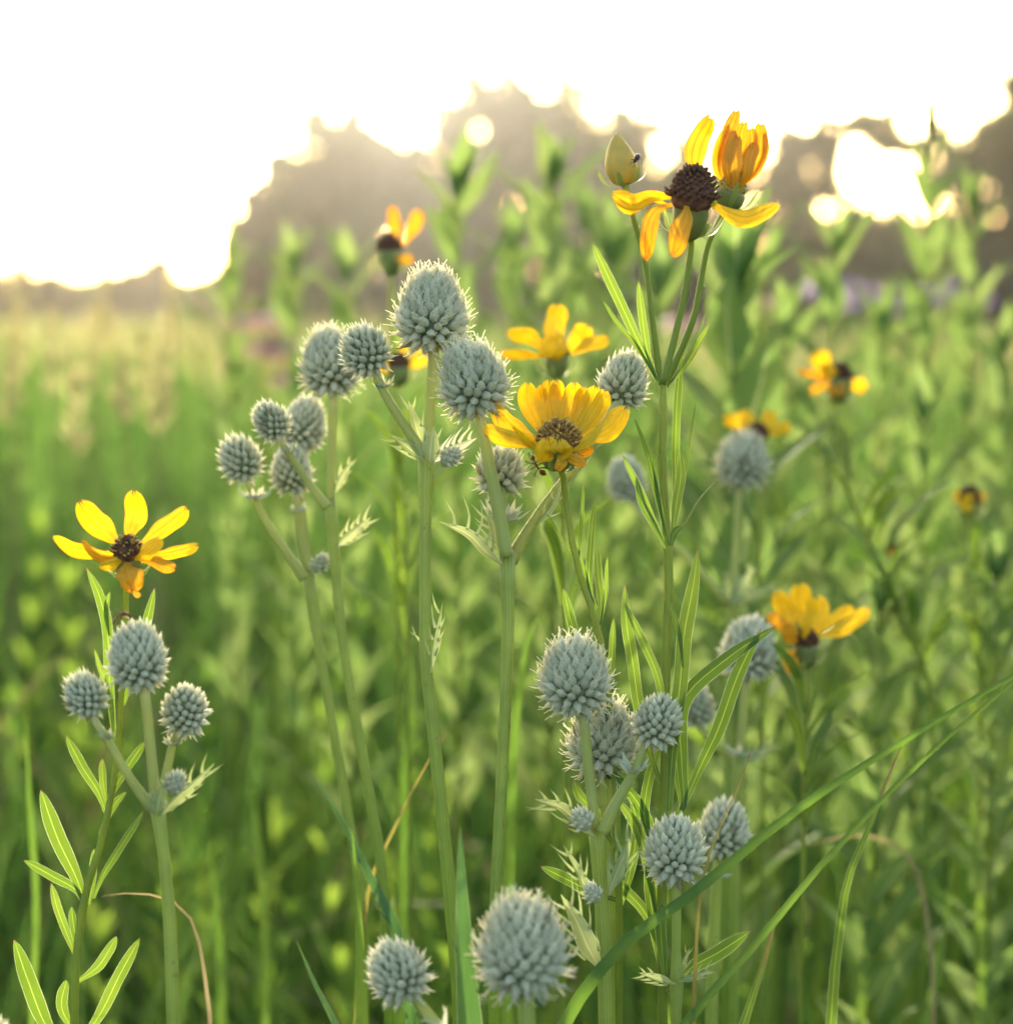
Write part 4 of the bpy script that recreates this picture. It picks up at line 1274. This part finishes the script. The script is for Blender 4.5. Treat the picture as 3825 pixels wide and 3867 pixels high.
far_flower('soft yellow bloom just behind and above the sharpest open bloom', 1050, 668, 0.815, 44, [
    ([(1050, 660, 4), (1046, 620, 7), (1050, 577, 6)], 46, 0), ([(1030, 662, 0), (1000, 640, 0), (960, 630, -2)], 40, .2), ([(1030, 672, -4), (985, 672, -6), (942, 668, -7)], 26, .5),
    ([(1050, 680, -6), (1050, 670, -12), (1045, 632, -14)], 62, 0), ([(1070, 664, 0), (1090, 640, 0), (1108, 618, -2)], 42, .1), ([(1078, 668, -2), (1110, 648, -4), (1145, 640, -5)], 30, .5)],
    [(1052, 720), (1055, 800), (1060, 950), (1066, 1300)], 0, 8, (44, 46))
far_flower('small orange bloom with a brown centre, blurred high before the trees', 735, 470, 0.98, 44, [
    ([(748, 460), (746, 425), (740, 390)], 24, 0), ([(760, 462), (778, 430), (792, 398)], 28, .1), ([(745, 478, -4), (760, 490, -6), (776, 486, -8)], 20, .3)],
    [(737, 520), (738, 620), (742, 800), (750, 1200)], -4, 0, (44, 50), 8, True)
far_flower('yellow bloom mostly hidden behind the tallest pale head', 752, 690, 0.95, 40, [
    ([(765, 690), (785, 680), (806, 668)], 34, .1), ([(745, 690), (728, 694), (712, 700)], 26, .3), ([(755, 680, 5), (758, 664, 8), (762, 648, 8)], 24, .2)],
    [(752, 740), (756, 860), (765, 1000), (770, 1300)], 0, 5, (42, 40), 8)
far_flower('soft yellow bloom directly behind the blue-green dome head', 1428, 822, 0.98, 40, [
    ([(1415, 815), (1395, 800), (1366, 790)], 32, .2), ([(1422, 812, 4), (1412, 795, 6), (1402, 776, 6)], 32, 0), ([(1436, 812, 4), (1446, 795, 6), (1454, 776, 6)], 34, 0), ([(1442, 818), (1465, 812), (1490, 802)], 28, .3)],
    [(1428, 870), (1430, 1000), (1435, 1200), (1440, 1400)], 0, 5, (38, 36), 8)
far_flower('orange-yellow drooping bloom beside the blue-green round head', 1520, 1214, 0.84, 46, [
    ([(1500, 1195, 3), (1482, 1160, 5), (1466, 1120, 4)], 44, 0), ([(1518, 1192, 4), (1512, 1150, 7), (1506, 1106, 6)], 50, .1), ([(1530, 1195, 2), (1545, 1165, 3), (1540, 1130, 2)], 44, .1),
    ([(1542, 1200), (1590, 1185), (1636, 1148)], 34, .2), ([(1540, 1196, 3), (1575, 1165, 4), (1608, 1146, 4)], 26, .2), ([(1515, 1205, -6), (1518, 1190, -9), (1522, 1155, -10)], 26, .3), ([(1505, 1210, -5), (1495, 1205, -10), (1485, 1180, -11)], 34, .1, 'old_petal'),
    ([(1500, 1225, -4), (1490, 1240, -7), (1503, 1268, -7)], 34, 0, 'old_petal'), ([(1495, 1205, -2), (1470, 1175, -3), (1452, 1160, -3)], 28, .2, 'old_petal')],
    [(1524, 1268), (1522, 1340), (1518, 1450), (1515, 1600)], 0, 8, (48, 50), 9)
far_flower('ragged blurred bloom with one raised petal on a slanting leafy stalk', 1586, 712, 0.99, 42, [
    ([(1572, 706), (1552, 690), (1538, 668)], 46, 0), ([(1570, 715), (1540, 710), (1506, 700)], 16, .4, 'old_petal'), ([(1605, 715), (1618, 725), (1630, 735)], 34, .2), ([(1570, 722, -4), (1550, 730, -6), (1530, 738, -6)], 20, .3, 'old_petal'),
    ([(1590, 720, -6), (1585, 738, -8), (1570, 745, -8)], 30, .2, 'old_petal'), ([(1585, 705, -4), (1565, 702, -8), (1552, 690, -9)], 28, 0)],
    [(1578, 782), (1590, 860), (1601, 926), (1662, 1071), (1706, 1180), (1753, 1290)], 5, 5, (46, 50), 10, False, 22)
far_flower('small yellow button bloom alone on a leafy stalk', 1830, 942, 1.06, 40, [
    ([(1820, 938), (1812, 934), (1806, 928)], 26, .2), ([(1830, 934, 4), (1830, 928, 6), (1830, 922, 6)], 30, 0), ([(1838, 938), (1848, 934), (1856, 932)], 26, .2), ([(1830, 944, -5), (1828, 948, -9), (1824, 944, -12)], 36, 0)],
    [(1832, 980), (1836, 1060), (1842, 1160), (1850, 1400)], 0, 10, (40, 34), 8, False, 16)
far_flower('tiny faded brown bloom on a thin stalk among blurred greenery', 1690, 1042, 1.3, 26, [
    ([(1684, 1042), (1678, 1038), (1672, 1036)], 14, .2, 'old_petal'), ([(1696, 1042), (1702, 1038), (1708, 1038)], 14, .2, 'old_petal')],
    [(1692, 1075), (1696, 1120), (1702, 1250), (1705, 1500)], 0, 8, (26, 24), 6, True, 8)


# ------------------------------------------------------------------ single grass blades
def grass_blade(label, pts, d, w, mat='grass', roll=0.3, prof='sword', group='separate grass blades'):
    q = [P(p[0], p[1], d + (p[2] if len(p) > 2 else 0) * 0.001) for p in pts]
    b = Vector((q[0].x, q[0].y + 0.01, -0.01))
    th = Thing('grass_stalk', b, label, 'grass stalk', group)
    mb = MB()
    mb.ribbon([b] + q, px(w, d), roll, 0.4, prof, 80, 4)
    th.part('blade', mb, M[mat])


grass_blade('long wide green grass blade slanting across the round head stalk', [(1010, 2080), (1150, 1808), (1300, 1690), (1500, 1530), (1700, 1400), (1925, 1268), (2300, 1060)], 0.635, 60, 'grass', 0.2, 'blade')
grass_blade('second long green grass blade slanting just under the first', [(1180, 2100), (1290, 1935), (1430, 1775), (1560, 1620), (1750, 1425), (1925, 1275), (2250, 1000)], 0.64, 44, 'grass', 0.2, 'blade')
grass_blade('thin upright grass blade with a dark red tip before the blurred head', [(1310, 1850), (1325, 1660), (1350, 1580), (1395, 1480), (1424, 1394)], 0.64, 8, 'red_grass', 0.3)
grass_blade('thin slanting red-tipped grass blade behind the tallest stem', [(690, 1700), (740, 1570), (800, 1450), (860, 1352)], 0.76, 9, 'red_grass', 0.4)
grass_blade('arching dry grass blade over the green on the open side', [(1760, 1900), (1752, 1760), (1715, 1620), (1640, 1578), (1540, 1590), (1420, 1622)], 0.92, 7, 'dry_grass', 0.4)
grass_blade('short dry pinkish blade lying behind the pale three-headed plant stalk', [(380, 1800), (345, 1715), (300, 1692), (240, 1686), (188, 1692)], 0.73, 9, 'dry_grass', 0.4)
grass_blade('broad curved green blade end beside the second slanting blade', [(1590, 1700), (1640, 1560), (1670, 1480), (1700, 1410)], 0.72, 24, 'cor_leaf', 0.2, 'strap')
grass_blade('pointed green blade crossing below the two slanting blades', [(1385, 2000), (1410, 1910), (1445, 1800), (1470, 1704)], 0.65, 36, 'cor_leaf', 0.2, 'leaf')
grass_blade('upright light green blade beside the bent small head', [(682, 1990), (680, 1850), (676, 1720), (664, 1560)], 0.72, 24, 'grass', 0.1)
grass_blade('bright upright blade behind the leaves of the lone ragged flower', [(60, 1990), (68, 1700), (55, 1500), (48, 1330)], 0.92, 13, 'grass', 0.1)
grass_blade('curled bright grass blade arching behind the forked pale stem', [(960, 1560), (975, 1330), (1005, 1180), (1035, 1145)], 0.86, 24, 'grass', 0.2)
for (u0, v0, u1, v1, dd, ww) in ((420, 1950, 390, 1560, 1.05, 15), (500, 1950, 470, 1420, 1.1, 14), (760, 1500, 770, 1160, 1.12, 15), (1620, 1950, 1640, 1500, 1.0, 16), (1850, 1950, 1830, 1450, 1.02, 16), (1740, 1960, 1800, 1600, .98, 14)):
    grass_blade('blurred upright grass blade standing in the shaded undergrowth', [(u0, v0), ((u0 * 2 + u1) / 3 + 8, (v0 * 2 + v1) / 3), ((u0 + 2 * u1) / 3 + 6, (v0 + 2 * v1) / 3), (u1, v1)], dd, ww, 'grass', random.uniform(-.4, .4), group='blurred upright blades in shade')


# ------------------------------------------------------------------ tall leafy plants behind
def leaf_mesh(seed, L=1.0):
    random.seed(seed)
    mb = MB()
    dr = random.uniform(-0.08, 0.12)
    mb.ribbon([Vector((0, 0, 0)), Vector((0.5, random.uniform(-.03, .03), 0.06)), Vector((1, random.uniform(-.06, .06), -dr))], 0.25, 0, 0.25, 'lance', 9, 4, ref=Vector((0, 0, 1)))
    return mb.mesh('leaf', M['tall_leaf'])


TL = [leaf_mesh(200 + i) for i in range(5)]
random.seed(55)


def tall_plant(label, u, v, d, n=22, L=0.07, spread=0.75, lean=0.0, wide=1.15, group='tall leafy plants behind the flowers', top_tuft=4):
    n = int(n * 1.35)
    top = P(u, v + 40, d)
    base = Vector((top.x + lean, top.y + 0.02, -0.01))
    th = Thing('tall_leafy_plant', base, label, 'leafy plant', group)
    mb = MB(0.5)
    pts = [top, top.lerp(base, 0.5) + Vector((lean * 0.15, 0, 0)), base]
    mb.tube(pts, [0.0012, 0.0028, 0.0036], 6, 12)
    th.part('stem', mb, M['cor_stem'])
    c = spline(pts, 60)
    for i in range(n + top_tuft):
        k = int(1 + 26 * max(0, i - top_tuft) / n) if i >= top_tuft else 0
        an = i * 2.4 + random.uniform(-.4, .4)
        el = RAD(random.uniform(42, 66)) if i >= top_tuft else RAD(random.uniform(62, 84))
        ln = L * random.uniform(.75, 1.15) * (0.65 if i < top_tuft else min(1.0, 0.75 + 0.02 * i))
        o = link('leaf', TL[random.randrange(5)], th.o)
        o.matrix_local = Matrix.Translation(c[k] - base) @ Matrix.Rotation(an, 4, 'Z') @ Matrix.Rotation(-el * spread, 4, 'Y') @ Matrix.Diagonal((ln, ln * wide, ln, 1))


G_ = 'tall leafy plants behind the flowers'
tall_plant('pale leafy plant top between the small orange bloom and the big tree', 862, 335, 1.35, 22, 0.075, 0.8)
tall_plant('bright leafy plant reaching highest before the largest tree', 1040, 330, 1.30, 24, 0.08, 0.85)
tall_plant('leafy plant with the widest pale leaves behind the tall yellow plant', 1385, 520, 1.05, 20, 0.085, 0.9, 0, 1.5)
tall_plant('slim leafy plant with upswept leaves standing before the row of dark trees', 1572, 440, 1.30, 22, 0.07, 0.8)
tall_plant('tall thin leafy plant reaching over the skyline at the tree row end', 1755, 230, 1.45, 26, 0.062, 0.95)
tall_plant('leafy plant beside the tall thin one, below the dense end tree', 1835, 380, 1.5, 24, 0.065, 0.9)
tall_plant('leafy plant next to the small orange bloom with short spread leaves', 655, 500, 1.45, 20, 0.07, 0.8)
tall_plant('leafy plant in front of the sloping dark tree foot', 552, 490, 1.6, 20, 0.07, 1.0)
tall_plant('leafy plant filling the gap under the largest tree', 965, 440, 1.5, 20, 0.075, 0.75)
tall_plant('leafy plant close behind the soft yellow bloom', 1150, 470, 1.40, 22, 0.08, 0.8)
tall_plant('leafy plant half hidden behind the wilting bloom stalks', 1240, 520, 1.35, 20, 0.075, 0.8)
tall_plant('single light leafy stalk rising against the pale sky edge', 432, 465, 1.7, 20, 0.06, 1.05)
tall_plant('leafy plant behind the ragged blurred bloom', 1660, 600, 1.5, 22, 0.07, 0.85)
tall_plant('leafy plant at the end beyond the yellow button bloom', 1890, 640, 1.4, 24, 0.07, 0.8)
tall_plant('leafy plant standing behind the blurred yellow bloom and dome head', 1480, 600, 1.4, 20, 0.07, 0.8)
tall_plant('leafy plant low before the lilac flower haze', 1740, 760, 1.25, 24, 0.065, 0.85)
tall_plant('leafy plant low behind the drooping orange-yellow bloom', 1660, 1120, 1.0, 24, 0.06, 0.8)
tall_plant('leafy plant low beside the yellow button bloom stalk', 1880, 1060, 1.05, 22, 0.06, 0.8)


tall_plant('pale leafy plant between the highest bright plant and the yellow bud', 1105, 400, 1.5, 18, 0.08, 0.8)
tall_plant('leafy plant right behind the bloom with spread petals and dark centre', 1440, 490, 1.35, 18, 0.08, 0.8)

# ------------------------------------------------------------------ pale grass plumes
def plume(u, v, d, L=0.11, label='pale feathery grass plume standing over the sunlit meadow edge', group='pale grass plumes'):
    top = P(u, v, d)
    base = Vector((top.x + random.uniform(-.05, .05), top.y, -0.01))
    th = Thing('grass_plume', base, label, 'grass', group)
    mb = MB(0.5)
    mb.tube([top, top.lerp(base, .5), base], [0.0008, 0.0015, 0.002], 5, 8)
    th.part('stem', mb, M['dry_grass'])
    pm = MB()
    for i in range(70):
        k = random.random()
        p = top.lerp(base, k * L / (top - base).length)
        an = random.uniform(0, 6.283)
        dr = (Vector((math.cos(an), math.sin(an), 1.3))).normalized()
        l = (0.008 + 0.02 * k) * random.uniform(.7, 1.3)
        pm.ribbon([p, p + dr * l * .5, p + dr * l], 0.004, 0, .2, 'lance', 3, 2, ref=Vector((dr.y, -dr.x, .2)))
    th.part('plume', pm, M['plume'])


for (u, v, dd) in ((40, 545, 2.6), (95, 575, 2.4), (195, 510, 2.6), (165, 590, 3.0), (262, 580, 2.4), (325, 520, 2.5), (372, 575, 3.0), (470, 560, 3.2), (20, 610, 2.2), (225, 600, 2.2), (305, 620, 2.1), (420, 610, 2.5), (130, 640, 2.0), (520, 600, 3.0)):
    plume(u, v, dd)


# ------------------------------------------------------------------ pink and lilac flowers far back
def pink_flower(u, v, d, mat, label, group, r=0.03):
    top = P(u, v, d)
    base = Vector((top.x, top.y, -0.01))
    th = Thing('coneflower', base, label, 'wildflower', group)
    mb = MB(0.5)
    mb.tube([top, top.lerp(base, .5) + Vector((.01, 0, 0)), base], [0.002, 0.0025, 0.003], 6, 8)
    th.part('stem', mb, M['cor_stem'])
    th.part('disc', disc_mb(top, basis((0, -0.3, 1)), r * 0.6, r * 0.3, 24), M['disc'])
    for i in range(10):
        an = 6.283 * i / 10
        o = Vector((math.cos(an), math.sin(an), 0))
        p = MB()
        p.ribbon([top + o * r * .3, top + o * r * .8 + Vector((0, 0, -.1 * r)), top + o * r * 1.3 + Vector((0, 0, -.7 * r))], r * .62, 0, .1, 'petal', 6, 4, ref=Vector((0, 0, 1)))
        th.part('petal', p, M[mat])


for (u, v) in ((490, 592), (540, 650), (515, 640), (560, 700)):
    pink_flower(u, v, 1.9, 'pink', 'blurred pink drooping flower behind the blurred pale heads', 'pink flowers behind pale heads', 0.02)
for (u, v) in ((1455, 560), (1290, 600)):
    pink_flower(u, v, 2.4, 'pink', 'blurred pink drooping flower behind the tall yellow plant', 'pink flowers behind tall yellow plant', 0.022)
for i in range(16):
    pink_flower(1530 + 22 * i + random.uniform(-10, 10), 545 + random.uniform(-22, 30), random.uniform(5, 7), 'purple', 'small blurred lilac flower in the drift before the dark trees', 'lilac flower drift', 0.03)


# ------------------------------------------------------------------ insects
def ant(label, pts, d, w, group=None, mat='ant', name='ant', prof=(0.25, .6, .75, .45, .12, .4, .5, .3, .1, .55, .95, 1.0, .6, .15), cat='ant'):
    """Body along pts (head first), continuous with two waists; legs and feelers are parts."""
    q = [P(p[0], p[1], d + (p[2] if len(p) > 2 else 0) * .001) for p in pts]
    c = spline(q, 20)
    th = Thing(name, c[-1], label, cat, group)
    mb = MB(0.5)
    mb.tube(q, [px(w, d) * .5 * k for k in prof], 10, 26)
    th.part('body', mb, M[mat])
    back = (CAM - c[10]).normalized()
    for s_ in (1, -1):
        for j, k in enumerate((7, 9, 11)):
            T = (c[k + 1] - c[k - 1]).normalized()
            sd = T.cross(back).normalized() * s_
            L = px(w, d) * (0.8 if name == 'beetle' else 1.5)
            lg = MB(0.5)
            p0 = c[k]
            p1 = p0 + sd * L * .6 + T * (j - 1) * L * .3 + back * L * .15
            p2 = p1 + sd * L * .35 + T * (j - 1) * L * .5 - back * L * .5
            lg.tube([p0, p1, p2], [px(w, d) * .12, px(w, d) * .10, px(w, d) * .06], 5, 6)
            th.part('leg', lg, M[mat])
        T = (c[0] - c[2]).normalized()
        sd = T.cross(back).normalized() * s_
        an = MB(0.5)
        L = px(w, d)
        an.tube([c[1], c[1] + T * L * .7 + sd * L * .5, c[1] + T * L * 1.2 + sd * L * .3], [px(w, d) * .05, px(w, d) * .045, px(w, d) * .03], 5, 5)
        th.part('feeler', an, M[mat])


ant('red-brown ant climbing the green cup under the sharpest yellow bloom', [(1003, 858, -7), (1009, 872, -9), (1017, 886, -8), (1030, 896, -5)], 0.655, 11)
ant('slender dark red insect arched on top of the three-headed pale plant', [(212, 1178, 0), (222, 1164, 0), (238, 1158, 0), (252, 1166, 0)], 0.616, 9, None, 'ant', 'slender_insect', (.2, .5, .6, .4, .3, .5, .7, .8, .75, .6, .5, .3, .15), 'insect')
ant('tiny black beetle clinging to the side of the greenish yellow bud', [(1196, 306, -3), (1201, 299, -4), (1205, 290, -3)], 0.655, 10, None, 'beetle', 'beetle', (.3, .6, .7, .5, .8, 1.0, 1.1, 1.1, 1.0, .8, .4), 'beetle')

# ------------------------------------------------------------------ added haze volume standing in for the lens veil near the sun
hz = MB(0.5)
x0, x1, y0, y1, z0, z1 = -262, 262, -32, 422, -1.2, 14
for p in ((x0, y0, z0), (x1, y0, z0), (x1, y1, z0), (x0, y1, z0), (x0, y0, z1), (x1, y0, z1), (x1, y1, z1), (x0, y1, z1)):
    hz.vert(p)
hz.f = [(0, 3, 2, 1), (4, 5, 6, 7), (0, 1, 5, 4), (1, 2, 6, 5), (2, 3, 7, 6), (3, 0, 4, 7)]
hm, nt = nodes_of('glare_haze')
pv = nt.nodes.new('ShaderNodeVolumePrincipled')
pv.inputs['Color'].default_value = (0.95, 0.93, 0.9, 1)
pv.inputs['Density'].default_value = 0.00024
pv.inputs['Anisotropy'].default_value = 0.88
ou = nt.nodes.new('ShaderNodeOutputMaterial')
nt.links.new(pv.outputs[0], ou.inputs['Volume'])
link('haze', hz.mesh('haze', hm, smooth=False), kind='stuff', label='added haze volume imitating lens glare over the whole meadow', cat='haze')
